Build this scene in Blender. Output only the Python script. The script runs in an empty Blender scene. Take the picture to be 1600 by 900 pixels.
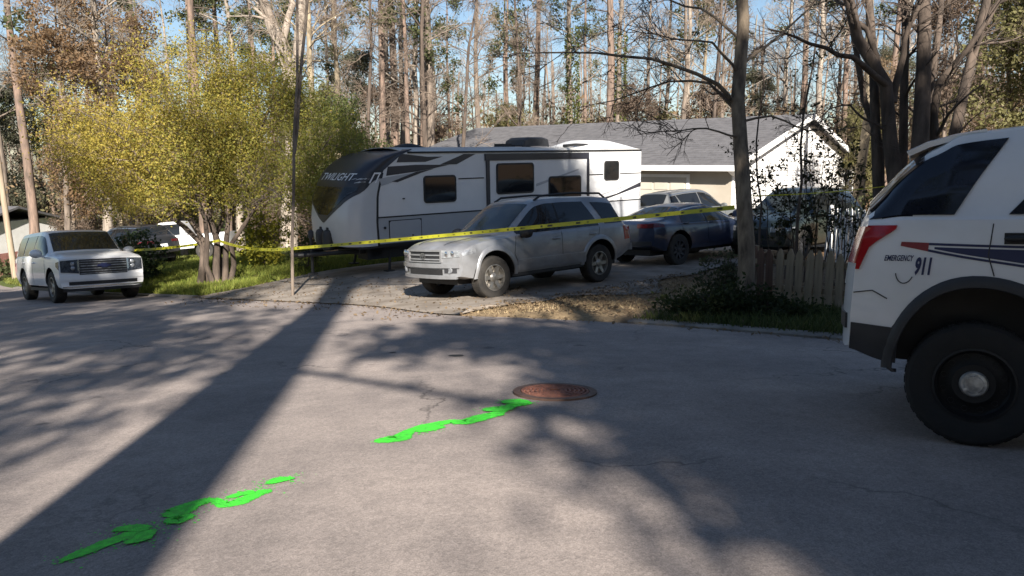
import bpy, bmesh, math, random
import numpy as np
from mathutils import Vector, Matrix

SC = bpy.context.scene
COL = SC.collection
rad = math.radians

# ------------------------------------------------------------------ camera, sky, sun, exposure
CAM_Z, PITCH, FOC = 1.15, rad(9.23), 1200.0
cam_d = bpy.data.cameras.new('camera')
cam = bpy.data.objects.new('camera', cam_d)
COL.objects.link(cam)
cam.location = (0, 0, CAM_Z)
cam.rotation_euler = (rad(90) - PITCH, 0, 0)
cam_d.sensor_width = 36.0
cam_d.lens = 36.0 * FOC / 1600.0
cam_d.clip_start = 0.05
cam_d.clip_end = 3000
SC.camera = cam

SUN_EL = rad(31)
SUN_AZ = Vector((-0.155, 0.988, 0)).normalized()          # the way shadows run
world = bpy.data.worlds.new('World')
SC.world = world
world.use_nodes = True
wn = world.node_tree
sky = wn.nodes.new('ShaderNodeTexSky')
sky.sky_type = 'NISHITA'
sky.sun_disc = False
sky.sun_elevation = SUN_EL
sky.sun_rotation = math.atan2(-SUN_AZ.x, -SUN_AZ.y)
sky.air_density = 1.0
sky.dust_density = 0.5
sky.ozone_density = 2.0
bg = wn.nodes['Background']
wn.links.new(sky.outputs[0], bg.inputs[0])
bg.inputs[1].default_value = 0.05
sun_d = bpy.data.lights.new('sun', 'SUN')
sun_d.energy = 5.0
sun_d.angle = rad(0.6)
sun_d.color = (1.0, 0.93, 0.84)
sun = bpy.data.objects.new('sun', sun_d)
COL.objects.link(sun)
ce, se = math.cos(SUN_EL), math.sin(SUN_EL)
SUN_DIR = Vector((SUN_AZ.x * ce, SUN_AZ.y * ce, -se))
sun.rotation_euler = SUN_DIR.to_track_quat('-Z', 'Y').to_euler()
sun.location = (5, -40, 30)
SC.view_settings.view_transform = 'Standard'
SC.view_settings.look = 'None'
SC.view_settings.gamma = 1.0
SC.view_settings.use_curve_mapping = False
SC.view_settings.exposure = 1.35
SC.cycles.max_bounces = 6
SC.cycles.transparent_max_bounces = 6

# ------------------------------------------------------------------ helpers
def ray(px, py):
    a = (px - 800) / FOC
    b = (450 - py) / FOC
    return np.array((a, math.cos(PITCH) + b * math.sin(PITCH), -math.sin(PITCH) + b * math.cos(PITCH)))

def atd(px, py, d):
    return ray(px, py) * d + np.array((0, 0, CAM_Z))

NQ = np.array((0.669, 0.743)); RQ = np.array((-0.743, 0.669))
def smooth(a, b, x):
    t = np.clip((np.asarray(x, float) - a) / (b - a), 0, 1)
    return t * t * (3 - 2 * t)

def zroad(x, y):
    x = np.asarray(x, float); y = np.asarray(y, float)
    yy = np.where(y > -1, y, -1 + (y + 1) * 0.35)
    return -0.096 * yy + 0.045 * np.minimum(x, 0)

def edge_t(q):
    q = np.asarray(q, float)
    return 8.7 + 0.006 * np.maximum(0, q - 25) ** 2 - 0.75 * np.exp(-((q - 8.3) / 2.2) ** 2)

LEV_Q = [-40, -10, 0, 4.6, 9.5, 15.4, 24, 35, 50, 80, 130]
LEV_Z = [-0.6, -0.9, -1.05, -1.2, -1.27, -1.62, -2.3, -3.3, -5.0, -6.0, -7.0]
def terr(x, y):
    x = np.asarray(x, float); y = np.asarray(y, float)
    t = NQ[0] * x + NQ[1] * y; q = RQ[0] * x + RQ[1] * y
    e = t - edge_t(q)
    ep = np.maximum(e, 0)
    ze = zroad(x - NQ[0] * ep, y - NQ[1] * ep)
    s = smooth(0, 4.5, ep)
    mouth = smooth(6.6, 8.2, q) * (1 - smooth(13.5, 18.2, q))
    lift = (0.045 - 0.03 * mouth) * smooth(0.0, 0.22, ep) * (1 - s)
    lev = np.interp(q, LEV_Q, LEV_Z) + 0.03 * np.maximum(0, ep - 34)
    return ze * (1 - s) + lev * s + lift

def qt(q, t):
    return q * RQ[0] + t * NQ[0], q * RQ[1] + t * NQ[1]

def spot(px, d):
    """ground point seen in column px at axial depth d"""
    a = (px - 800) / FOC
    y = d
    for _ in range(6):
        z = float(terr(a * d, y))
        y = (d - (CAM_Z - z) * math.sin(PITCH)) / math.cos(PITCH)
    return a * d, y, float(terr(a * d, y))

def road_pt(px, py, up=0.0):
    r = ray(px, py)
    k = 0.045 if r[0] < 0 else 0.0
    t = (CAM_Z - up) / (-(r[2] + 0.096 * r[1] - k * r[0]))
    return r * t + np.array((0, 0, CAM_Z))

def tag(o, label=None, cat=None, group=None, kind=None):
    if label: o['label'] = label
    if cat: o['category'] = cat
    if group: o['group'] = group
    if kind: o['kind'] = kind
    return o

def empty(name, loc=(0, 0, 0), rz=0.0, **kw):
    o = bpy.data.objects.new(name, None)
    COL.objects.link(o)
    o.location = loc
    o.rotation_euler = (0, 0, rz)
    o.empty_display_size = 0.2
    return tag(o, **kw)

def link(name, mesh, parent=None, **kw):
    o = bpy.data.objects.new(name, mesh)
    COL.objects.link(o)
    if parent is not None: o.parent = parent
    return tag(o, **kw)

def np_mesh(name, V, F, mats, midx=None, tint=None, smooth_=False):
    V = np.asarray(V, np.float32).reshape(-1, 3)
    F = np.asarray(F, np.int32)
    me = bpy.data.meshes.new(name)
    n, k = F.shape
    me.vertices.add(len(V)); me.vertices.foreach_set('co', V.ravel())
    me.loops.add(n * k); me.loops.foreach_set('vertex_index', F.ravel())
    me.polygons.add(n)
    me.polygons.foreach_set('loop_start', np.arange(0, n * k, k, dtype=np.int32))
    for m in (mats if isinstance(mats, (list, tuple)) else [mats]): me.materials.append(m)
    if midx is not None: me.polygons.foreach_set('material_index', np.asarray(midx, np.int32))
    if smooth_: me.polygons.foreach_set('use_smooth', np.ones(n, bool))
    if tint is not None:
        at_ = me.attributes.new('tint', 'FLOAT_COLOR', 'POINT')
        c4 = np.ones((len(V), 4), np.float32); c4[:, :3] = tint
        at_.data.foreach_set('color', c4.ravel())
    me.update(calc_edges=True)
    return me

class MB:
    """collects shapes into one mesh"""
    def __init__(s): s.v = []; s.f = []; s.m = []
    def add(s, V, F, mi=0):
        o = len(s.v)
        s.v += [tuple(map(float, p)) for p in V]
        s.f += [tuple(int(i) + o for i in f) for f in F]
        s.m += [mi] * len(F)
        return s
    def box(s, x0, x1, y0, y1, z0, z1, mi=0, M=None):
        V = [(x, y, z) for z in (z0, z1) for y in (y0, y1) for x in (x0, x1)]
        if M is not None: V = [tuple(M @ Vector(p)) for p in V]
        return s.add(V, [(0, 2, 3, 1), (4, 5, 7, 6), (0, 1, 5, 4), (2, 6, 7, 3), (0, 4, 6, 2), (1, 3, 7, 5)], mi)
    def tube(s, pts, r, n=8, mi=0, cap=True):
        pts = [Vector(p) for p in pts]
        rs = r if isinstance(r, (list, tuple)) else [r] * len(pts)
        V = []; F = []
        ref = None
        for i, p in enumerate(pts):
            t = (pts[min(i + 1, len(pts) - 1)] - pts[max(i - 1, 0)]).normalized()
            if ref is None:
                ref = t.cross(Vector((0, 0, 1)))
                if ref.length < 0.1: ref = t.cross(Vector((1, 0, 0)))
            a = (ref - t * ref.dot(t)).normalized(); b = t.cross(a); ref = a
            for k in range(n):
                th = 2 * math.pi * k / n
                V.append(p + (a * math.cos(th) + b * math.sin(th)) * rs[i])
        for i in range(len(pts) - 1):
            for k in range(n):
                F.append((i * n + k, i * n + (k + 1) % n, (i + 1) * n + (k + 1) % n, (i + 1) * n + k))
        if cap:
            F.append(tuple(range(n))[::-1]); F.append(tuple((len(pts) - 1) * n + k for k in range(n)))
        return s.add(V, F, mi)
    def lathe(s, prof, n=32, axis='y', c=(0, 0, 0), mi=0):
        """prof: (radius, along)"""
        V = []; F = []
        for (r, h) in prof:
            for k in range(n):
                th = 2 * math.pi * k / n
                x, z = r * math.cos(th), r * math.sin(th)
                if axis == 'y': V.append((c[0] + x, c[1] + h, c[2] + z))
                elif axis == 'x': V.append((c[0] + h, c[1] + x, c[2] + z))
                else: V.append((c[0] + x, c[1] + z, c[2] + h))
        for i in range(len(prof) - 1):
            for k in range(n):
                F.append((i * n + k, i * n + (k + 1) % n, (i + 1) * n + (k + 1) % n, (i + 1) * n + k))
        return s.add(V, F, mi)
    def grid(s, P, mi=0, flip=False):
        """P: rows x cols x 3"""
        P = np.asarray(P, float); a, b = P.shape[:2]
        F = []
        for i in range(a - 1):
            for j in range(b - 1):
                q = (i * b + j, i * b + j + 1, (i + 1) * b + j + 1, (i + 1) * b + j)
                F.append(q[::-1] if flip else q)
        return s.add(P.reshape(-1, 3), F, mi)
    def slab(s, P, thick, mi=0, ctr=(0, 0, 0.8)):
        """P rows x cols x 3 surface, closed downwards along its normal by thick"""
        P = np.asarray(P, float); a, b = P.shape[:2]
        du = np.gradient(P, axis=0); dv = np.gradient(P, axis=1)
        n = np.cross(du, dv); n /= np.linalg.norm(n, axis=2, keepdims=True) + 1e-9
        if np.sum(n * (P - np.array(ctr))) < 0: n = -n
        B = P - n * thick
        o = a * b
        V = np.concatenate([P.reshape(-1, 3), B.reshape(-1, 3)])
        F = []
        for i in range(a - 1):
            for j in range(b - 1):
                F.append((i * b + j, (i + 1) * b + j, (i + 1) * b + j + 1, i * b + j + 1))
                F.append((o + i * b + j, o + i * b + j + 1, o + (i + 1) * b + j + 1, o + (i + 1) * b + j))
        ring = [j for j in range(b)] + [i * b + b - 1 for i in range(1, a)] + [(a - 1) * b + j for j in range(b - 2, -1, -1)] + [i * b for i in range(a - 2, 0, -1)]
        for k in range(len(ring)):
            p, q = ring[k], ring[(k + 1) % len(ring)]
            F.append((p, q, o + q, o + p))
        return s.add(V, F, mi)
    def mesh(s, name, mats, sm=None):
        me = bpy.data.meshes.new(name)
        me.from_pydata(s.v, [], s.f)
        for m in (mats if isinstance(mats, (list, tuple)) else [mats]): me.materials.append(m)
        me.polygons.foreach_set('material_index', np.asarray(s.m, np.int32))
        bm = bmesh.new(); bm.from_mesh(me)
        bmesh.ops.remove_doubles(bm, verts=bm.verts, dist=1e-5)
        bmesh.ops.recalc_face_normals(bm, faces=bm.faces)
        bm.to_mesh(me); bm.free()
        if sm is not None:
            me.polygons.foreach_set('use_smooth', np.ones(len(me.polygons), bool))
            me.set_sharp_from_angle(angle=rad(sm))
        me.update()
        return me
    def build(s, name, mats, parent=None, sm=None, **kw):
        return link(name, s.mesh(name, mats, sm), parent, **kw)

def children(o): return [c for c in bpy.data.objects if c.parent is o]
def copy_tree(o, parent=None):
    c = o.copy(); COL.objects.link(c)
    if parent is not None: c.parent = parent
    for ch in children(o): copy_tree(ch, c)
    return c

# ------------------------------------------------------------------ materials
def mat(name, base, rough=0.7, metal=0.0, var=0.0, scale=4.0, second=None, bump=0.0, bscale=30.0, coat=0.0, spec=0.5, stretch=None, detail=4, contrast=(0.35, 0.65)):
    m = bpy.data.materials.new(name); m.use_nodes = True
    nt = m.node_tree; b = nt.nodes['Principled BSDF']
    b.inputs['Base Color'].default_value = (*base, 1)
    b.inputs['Roughness'].default_value = rough
    b.inputs['Metallic'].default_value = metal
    b.inputs['Coat Weight'].default_value = coat
    b.inputs['Coat Roughness'].default_value = 0.06
    b.inputs['Specular IOR Level'].default_value = spec
    tc = nt.nodes.new('ShaderNodeTexCoord'); vec = tc.outputs['Object']
    if stretch:
        mp = nt.nodes.new('ShaderNodeMapping'); mp.inputs['Scale'].default_value = stretch
        nt.links.new(vec, mp.inputs[0]); vec = mp.outputs[0]
    if var > 0 or second:
        nz = nt.nodes.new('ShaderNodeTexNoise'); nz.inputs['Scale'].default_value = scale; nz.inputs['Detail'].default_value = detail
        nz.inputs['Roughness'].default_value = 0.6
        nt.links.new(vec, nz.inputs['Vector'])
        rp = nt.nodes.new('ShaderNodeValToRGB')
        rp.color_ramp.elements[0].position, rp.color_ramp.elements[1].position = contrast
        sec = second or tuple(c * (1 - var) for c in base)
        rp.color_ramp.elements[0].color = (*sec, 1); rp.color_ramp.elements[1].color = (*base, 1)
        nt.links.new(nz.outputs['Fac'], rp.inputs[0]); nt.links.new(rp.outputs[0], b.inputs['Base Color'])
    if bump > 0:
        nb = nt.nodes.new('ShaderNodeTexNoise'); nb.inputs['Scale'].default_value = bscale; nb.inputs['Detail'].default_value = 5
        nt.links.new(vec, nb.inputs['Vector'])
        bp = nt.nodes.new('ShaderNodeBump'); bp.inputs['Strength'].default_value = bump; bp.inputs['Distance'].default_value = 0.02
        nt.links.new(nb.outputs['Fac'], bp.inputs['Height']); nt.links.new(bp.outputs[0], b.inputs['Normal'])
    return m

def leaf_mat(name, transl=0.4):
    m = bpy.data.materials.new(name); m.use_nodes = True
    nt = m.node_tree; b = nt.nodes['Principled BSDF']; out = nt.nodes['Material Output']
    at_ = nt.nodes.new('ShaderNodeAttribute'); at_.attribute_name = 'tint'
    b.inputs['Roughness'].default_value = 0.65; b.inputs['Specular IOR Level'].default_value = 0.25
    tr = nt.nodes.new('ShaderNodeBsdfTranslucent'); mx = nt.nodes.new('ShaderNodeMixShader'); mx.inputs[0].default_value = transl
    nt.links.new(at_.outputs['Color'], b.inputs['Base Color']); nt.links.new(at_.outputs['Color'], tr.inputs['Color'])
    nt.links.new(b.outputs[0], mx.inputs[1]); nt.links.new(tr.outputs[0], mx.inputs[2]); nt.links.new(mx.outputs[0], out.inputs[0])
    return m

def asphalt_mat():
    m = bpy.data.materials.new('worn_asphalt'); m.use_nodes = True
    nt = m.node_tree; L = nt.links.new; b = nt.nodes['Principled BSDF']
    tc = nt.nodes.new('ShaderNodeTexCoord')
    def noise(sc, det, ro=0.6, v=None):
        n = nt.nodes.new('ShaderNodeTexNoise'); n.inputs['Scale'].default_value = sc; n.inputs['Detail'].default_value = det; n.inputs['Roughness'].default_value = ro
        L(v or tc.outputs['Object'], n.inputs['Vector']); return n
    def ramp(src, stops):
        r = nt.nodes.new('ShaderNodeValToRGB'); el = r.color_ramp.elements
        while len(el) < len(stops): el.new(0.5)
        for e_, (p, c) in zip(el, stops): e_.position = p; e_.color = (*c, 1)
        L(src, r.inputs[0]); return r
    def mix(kind, f, a, c):
        x = nt.nodes.new('ShaderNodeMixRGB'); x.blend_type = kind
        if isinstance(f, float): x.inputs[0].default_value = f
        else: L(f, x.inputs[0])
        L(a, x.inputs[1])
        if isinstance(c, tuple): x.inputs[2].default_value = (*c, 1)
        else: L(c, x.inputs[2])
        return x
    big = noise(0.55, 5, 0.62)
    c0 = ramp(big.outputs['Fac'], [(0.3, (0.215, 0.190, 0.178)), (0.5, (0.275, 0.242, 0.224)), (0.72, (0.350, 0.305, 0.278))])
    mid = noise(4.0, 6, 0.7)
    c1 = mix('OVERLAY', 0.5, c0.outputs[0], ramp(mid.outputs['Fac'], [(0.3, (0.36, 0.36, 0.36)), (0.7, (0.64, 0.63, 0.62))]).outputs[0])
    agg = nt.nodes.new('ShaderNodeTexVoronoi'); agg.inputs['Scale'].default_value = 70; L(tc.outputs['Object'], agg.inputs['Vector'])
    bw = nt.nodes.new('ShaderNodeRGBToBW'); L(agg.outputs['Color'], bw.inputs[0])
    c2 = mix('OVERLAY', 0.18, c1.outputs[0], bw.outputs[0])
    sat = nt.nodes.new('ShaderNodeHueSaturation'); sat.inputs['Saturation'].default_value = 1.15
    L(c2.outputs[0], sat.inputs['Color'])
    fine = noise(160, 2, 0.5)
    c3 = mix('OVERLAY', 0.32, sat.outputs[0], ramp(fine.outputs['Fac'], [(0.36, (0.22, 0.22, 0.22)), (0.64, (0.8, 0.79, 0.77))]).outputs[0])
    # cracks: edges of large distorted cells, only in places
    wv = noise(1.6, 4, 0.6)
    vadd = nt.nodes.new('ShaderNodeVectorMath'); vadd.operation = 'MULTIPLY_ADD'
    L(wv.outputs['Color'], vadd.inputs[0]); vadd.inputs[1].default_value = (0.9, 0.9, 0.9); L(tc.outputs['Object'], vadd.inputs[2])
    cr = nt.nodes.new('ShaderNodeTexVoronoi'); cr.feature = 'DISTANCE_TO_EDGE'; cr.inputs['Scale'].default_value = 0.42
    L(vadd.outputs[0], cr.inputs['Vector'])
    cmask = ramp(cr.outputs['Distance'], [(0.0, (1, 1, 1)), (0.009, (0, 0, 0))])
    pm = noise(0.35, 2); pmr = ramp(pm.outputs['Fac'], [(0.46, (0, 0, 0)), (0.58, (0.7, 0.7, 0.7))])
    mm = mix('MULTIPLY', 1.0, cmask.outputs[0], pmr.outputs[0])
    c4 = mix('MIX', mm.outputs[0], c3.outputs[0], (0.03, 0.028, 0.027))
    # oil and tar spots
    ov = nt.nodes.new('ShaderNodeTexVoronoi'); ov.inputs['Scale'].default_value = 0.9; ov.inputs['Randomness'].default_value = 1
    L(vadd.outputs[0], ov.inputs['Vector'])
    om = ramp(ov.outputs['Distance'], [(0.03, (0.55, 0.55, 0.55)), (0.09, (0, 0, 0))])
    c5 = mix('MIX', om.outputs[0], c4.outputs[0], (0.045, 0.042, 0.04))
    L(c5.outputs[0], b.inputs['Base Color'])
    b.inputs['Roughness'].default_value = 0.88; b.inputs['Specular IOR Level'].default_value = 0.3
    hb = mix('ADD', 0.5, fine.outputs['Fac'], agg.outputs['Distance'])
    bp = nt.nodes.new('ShaderNodeBump'); bp.inputs['Strength'].default_value = 0.35; bp.inputs['Distance'].default_value = 0.005
    L(hb.outputs[0], bp.inputs['Height']); L(bp.outputs[0], b.inputs['Normal'])
    return m

def ground_mat():
    """grass / dirt / leaf litter, chosen by the point attribute 'tint' (r grass, g leaf litter, b straw)"""
    m = bpy.data.materials.new('ground_cover'); m.use_nodes = True
    nt = m.node_tree; L = nt.links.new; b = nt.nodes['Principled BSDF']
    tc = nt.nodes.new('ShaderNodeTexCoord'); at_ = nt.nodes.new('ShaderNodeAttribute'); at_.attribute_name = 'tint'
    sp = nt.nodes.new('ShaderNodeSeparateColor'); L(at_.outputs['Color'], sp.inputs[0])
    def noise(sc, det):
        n = nt.nodes.new('ShaderNodeTexNoise'); n.inputs['Scale'].default_value = sc; n.inputs['Detail'].default_value = det; n.inputs['Roughness'].default_value = 0.68
        L(tc.outputs['Object'], n.inputs['Vector']); return n
    def two(a, c, sc):
        n = noise(sc, 6); r = nt.nodes.new('ShaderNodeValToRGB'); r.color_ramp.elements[0].position = 0.34; r.color_ramp.elements[1].position = 0.66
        r.color_ramp.elements[0].color = (*a, 1); r.color_ramp.elements[1].color = (*c, 1); L(n.outputs['Fac'], r.inputs[0]); return r.outputs[0]
    dirt = two((0.14, 0.095, 0.06), (0.24, 0.175, 0.115), 5)
    grass = two((0.045, 0.065, 0.016), (0.115, 0.135, 0.035), 6)
    leaf = two((0.10, 0.062, 0.036), (0.24, 0.155, 0.085), 9)
    straw = two((0.22, 0.155, 0.09), (0.38, 0.28, 0.165), 12)
    n = noise(2.2, 6)
    def msk(s):
        a = nt.nodes.new('ShaderNodeMath'); a.operation = 'ADD'; L(s, a.inputs[0]); L(n.outputs['Fac'], a.inputs[1])
        r = nt.nodes.new('ShaderNodeMapRange'); r.inputs[1].default_value = 0.85; r.inputs[2].default_value = 1.12; L(a.outputs[0], r.inputs[0]); return r.outputs[0]
    cur = dirt
    for s, c in ((sp.outputs[1], leaf), (sp.outputs[0], grass), (sp.outputs[2], straw)):
        x = nt.nodes.new('ShaderNodeMixRGB'); L(msk(s), x.inputs[0]); L(cur, x.inputs[1]); L(c, x.inputs[2]); cur = x.outputs[0]
    L(cur, b.inputs['Base Color']); b.inputs['Roughness'].default_value = 0.95; b.inputs['Specular IOR Level'].default_value = 0.15
    nb = noise(22, 6); bp = nt.nodes.new('ShaderNodeBump'); bp.inputs['Strength'].default_value = 0.8; bp.inputs['Distance'].default_value = 0.05
    L(nb.outputs['Fac'], bp.inputs['Height']); L(bp.outputs[0], b.inputs['Normal'])
    return m

M = {}
M['asphalt'] = asphalt_mat()
M['ground'] = ground_mat()
M['concrete'] = mat('concrete', (0.36, 0.33, 0.29), 0.9, var=0.4, scale=3, bump=0.4, bscale=40)
M['kerb'] = mat('old_kerb_concrete', (0.25, 0.225, 0.195), 0.92, var=0.45, scale=3, bump=0.5, bscale=40)
M['drive'] = mat('driveway_gravel_concrete', (0.29, 0.25, 0.21), 0.92, second=(0.16, 0.13, 0.10), scale=1.6, bump=0.5, bscale=35, detail=8)
M['bark'] = mat('grey_brown_bark', (0.235, 0.188, 0.148), 0.95, second=(0.095, 0.075, 0.06), scale=7, bump=0.9, bscale=14, stretch=(1, 1, 0.18))
M['bark_pale'] = mat('pale_tan_bark', (0.34, 0.29, 0.235), 0.95, second=(0.16, 0.13, 0.105), scale=8, bump=0.7, bscale=14, stretch=(1, 1, 0.22))
M['bark_moss'] = mat('mossy_bark', (0.34, 0.275, 0.185), 0.95, second=(0.15, 0.12, 0.08), scale=7, bump=0.9, bscale=16, stretch=(1, 1, 0.25))
M['bark_pine'] = mat('red_brown_pine_bark', (0.245, 0.17, 0.13), 0.95, second=(0.10, 0.075, 0.06), scale=6, bump=0.9, bscale=12, stretch=(1, 1, 0.2))
M['bark_trunk'] = mat('tan_grey_trunk_bark', (0.26, 0.205, 0.145), 0.95, second=(0.085, 0.065, 0.048), scale=9, bump=1.0, bscale=16, stretch=(1, 1, 0.3))
M['bark_dark'] = mat('dark_bark', (0.12, 0.09, 0.07), 0.95, second=(0.05, 0.038, 0.03), scale=7, bump=0.8, bscale=14, stretch=(1, 1, 0.2))
M['twig'] = mat('twig_bark', (0.28, 0.215, 0.165), 0.9, var=0.45, scale=2)
M['twig_grey'] = mat('grey_twig_bark', (0.33, 0.28, 0.23), 0.9, var=0.45, scale=2)
M['leaf'] = leaf_mat('leaves', 0.5)
M['grass'] = leaf_mat('grass_blades', 0.3)
M['white_paint'] = mat('white_car_paint', (0.78, 0.78, 0.78), 0.35, coat=0.7, var=0.06, scale=1.5)
M['police_white'] = mat('white_patrol_paint', (0.76, 0.77, 0.78), 0.35, coat=0.6, second=(0.68, 0.69, 0.70), scale=2.2)
M['silver'] = mat('dusty_silver_paint', (0.335, 0.345, 0.365), 0.36, metal=0.4, coat=0.5, second=(0.25, 0.25, 0.255), scale=2.4)
M['blue_paint'] = mat('dark_blue_paint', (0.02, 0.03, 0.062), 0.3, coat=0.8, var=0.15, scale=2)
M['grey_paint'] = mat('grey_metallic_paint', (0.16, 0.165, 0.165), 0.3, metal=0.3, coat=0.7, var=0.12, scale=2)
M['green_paint'] = mat('dark_green_paint', (0.022, 0.03, 0.026), 0.3, coat=0.7, var=0.15, scale=2)
M['black_paint'] = mat('black_car_paint', (0.02, 0.021, 0.024), 0.3, coat=0.7, var=0.1)
M['glass'] = mat('dark_window_glass', (0.012, 0.014, 0.016), 0.05, spec=0.6, var=0.2, scale=1)
M['screen_glass'] = mat('windscreen_glass', (0.03, 0.037, 0.036), 0.06, spec=0.7, second=(0.018, 0.02, 0.02), scale=2.5)
M['police_glass'] = mat('tinted_glass', (0.011, 0.014, 0.024), 0.08, spec=0.5, var=0.2)
M['black'] = mat('black_plastic', (0.018, 0.018, 0.019), 0.6, var=0.3, scale=8)
M['dkplastic'] = mat('charcoal_plastic', (0.035, 0.036, 0.04), 0.55, var=0.25, scale=8)
M['rubber'] = mat('tyre_rubber', (0.022, 0.021, 0.02), 0.85, second=(0.045, 0.04, 0.034), scale=6, bump=0.3, bscale=50)
M['rubber_black'] = mat('black_tyre_rubber', (0.010, 0.010, 0.011), 0.8, second=(0.016, 0.015, 0.014), scale=6, bump=0.2, bscale=50)
M['hub_metal'] = mat('scuffed_hub_metal', (0.66, 0.65, 0.63), 0.38, metal=0.7, second=(0.34, 0.33, 0.31), scale=22)
M['alloy'] = mat('dusty_alloy', (0.40, 0.385, 0.36), 0.42, metal=0.7, second=(0.25, 0.23, 0.2), scale=10)
M['chrome'] = mat('chrome_trim', (0.72, 0.72, 0.73), 0.2, metal=0.95, var=0.1)
M['steel_black'] = mat('black_steel_wheel', (0.008, 0.008, 0.009), 0.55, var=0.2)
M['lens'] = mat('clear_lamp_lens', (0.42, 0.44, 0.46), 0.12, metal=0.3, spec=0.8, second=(0.2, 0.21, 0.23), scale=14)
M['lens_dark'] = mat('dark_lamp_lens', (0.10, 0.115, 0.14), 0.1, metal=0.2, spec=0.8, second=(0.03, 0.035, 0.045), scale=14)
M['red_lens'] = mat('red_tail_lamp_lens', (0.42, 0.012, 0.016), 0.15, spec=0.7, second=(0.22, 0.006, 0.012), scale=5)
M['red_dark'] = mat('dark_red_tail_lamp_lens', (0.10, 0.006, 0.008), 0.15, spec=0.7, second=(0.05, 0.004, 0.006), scale=5)
M['plate'] = mat('licence_plate', (0.75, 0.75, 0.73), 0.5, var=0.1)
M['navy'] = mat('navy_decal', (0.018, 0.026, 0.085), 0.45, var=0.1)
M['red_decal'] = mat('dark_red_decal', (0.23, 0.03, 0.035), 0.45, var=0.1)
M['rv_white'] = mat('trailer_white_fibreglass', (0.72, 0.72, 0.72), 0.35, second=(0.64, 0.64, 0.64), scale=0.8, coat=0.3)
M['rv_grey'] = mat('trailer_grey_fibreglass', (0.40, 0.415, 0.435), 0.38, second=(0.36, 0.37, 0.39), scale=0.8, coat=0.3)
M['rv_cap'] = mat('trailer_cap_pale_grey', (0.56, 0.57, 0.58), 0.35, second=(0.50, 0.51, 0.52), scale=0.9, coat=0.3)
M['rv_mask'] = mat('trailer_dark_cap', (0.030, 0.031, 0.042), 0.4, second=(0.022, 0.023, 0.03), scale=0.7, coat=0.15)
M['rv_roof'] = mat('trailer_roof_membrane', (0.62, 0.60, 0.56), 0.8, var=0.25, scale=1.2)
M['letter'] = mat('pale_lettering', (0.78, 0.79, 0.81), 0.4, var=0.05)
M['siding'] = mat('white_siding_paint', (0.80, 0.79, 0.77), 0.7, second=(0.70, 0.69, 0.67), scale=1.5)
M['beige'] = mat('beige_siding_paint', (0.45, 0.40, 0.33), 0.8, second=(0.38, 0.335, 0.27), scale=0.8)
M['garage'] = mat('cream_garage_door', (0.52, 0.475, 0.40), 0.7, second=(0.46, 0.42, 0.35), scale=1)
M['trim'] = mat('white_trim_paint', (0.78, 0.77, 0.75), 0.6, var=0.08)
M['shingle'] = mat('grey_roof_shingle', (0.125, 0.122, 0.128), 0.9, second=(0.085, 0.083, 0.088), scale=3, bump=0.6, bscale=25, stretch=(1, 1, 1))
M['pinkbrick'] = mat('pink_brick', (0.36, 0.17, 0.14), 0.9, second=(0.24, 0.11, 0.09), scale=6, bump=0.5, bscale=30)
M['wood_grey'] = mat('weathered_grey_picket', (0.38, 0.30, 0.205), 0.9, second=(0.22, 0.17, 0.115), scale=4, bump=0.4, bscale=20, stretch=(3, 3, 0.3))
M['wood_brown'] = mat('brown_picket', (0.15, 0.085, 0.06), 0.9, second=(0.09, 0.055, 0.04), scale=4, bump=0.4, bscale=20, stretch=(3, 3, 0.3))
M['pole_wood'] = mat('pale_pole_wood', (0.36, 0.29, 0.21), 0.9, second=(0.24, 0.185, 0.13), scale=4, bump=0.3, bscale=20, stretch=(3, 3, 0.2))
M['paint_green'] = mat('green_spray_paint', (0.06, 0.80, 0.035), 0.7, second=(0.06, 0.36, 0.04), scale=55, contrast=(0.36, 0.46), bump=0.5, bscale=120)
def spray_mat():
    m = mat('green_spray_paint', (0.06, 0.80, 0.035), 0.75, second=(0.05, 0.50, 0.035), scale=30, bump=0.5, bscale=120)
    nt = m.node_tree; L = nt.links.new; b = nt.nodes['Principled BSDF']; out = nt.nodes['Material Output']
    at_ = nt.nodes.new('ShaderNodeAttribute'); at_.attribute_name = 'tint'
    sp = nt.nodes.new('ShaderNodeSeparateColor'); L(at_.outputs['Color'], sp.inputs[0])
    tc = nt.nodes.new('ShaderNodeTexCoord'); n = nt.nodes.new('ShaderNodeTexNoise'); n.inputs['Scale'].default_value = 95; n.inputs['Detail'].default_value = 4; n.inputs['Roughness'].default_value = 0.7
    L(tc.outputs['Object'], n.inputs['Vector'])
    a = nt.nodes.new('ShaderNodeMath'); a.operation = 'MULTIPLY_ADD'; L(sp.outputs[0], a.inputs[0]); a.inputs[1].default_value = 0.75; L(n.outputs['Fac'], a.inputs[2])
    r = nt.nodes.new('ShaderNodeMapRange'); r.inputs[1].default_value = 0.62; r.inputs[2].default_value = 0.76; L(a.outputs[0], r.inputs[0])
    t = nt.nodes.new('ShaderNodeBsdfTransparent'); mx = nt.nodes.new('ShaderNodeMixShader')
    L(r.outputs[0], mx.inputs[0]); L(t.outputs[0], mx.inputs[1]); L(b.outputs[0], mx.inputs[2]); L(mx.outputs[0], out.inputs[0])
    return m
M['spray'] = spray_mat()
M['rust'] = mat('rusty_iron', (0.36, 0.15, 0.10), 0.8, second=(0.20, 0.09, 0.065), scale=9, bump=0.5, bscale=40, metal=0.2)
M['iron'] = mat('dark_iron', (0.13, 0.075, 0.055), 0.7, var=0.4, scale=10)
M['tar'] = mat('dried_tar', (0.02, 0.019, 0.018), 0.6, var=0.3)
M['wire'] = mat('black_cable', (0.02, 0.02, 0.02), 0.6, var=0.2)

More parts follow.
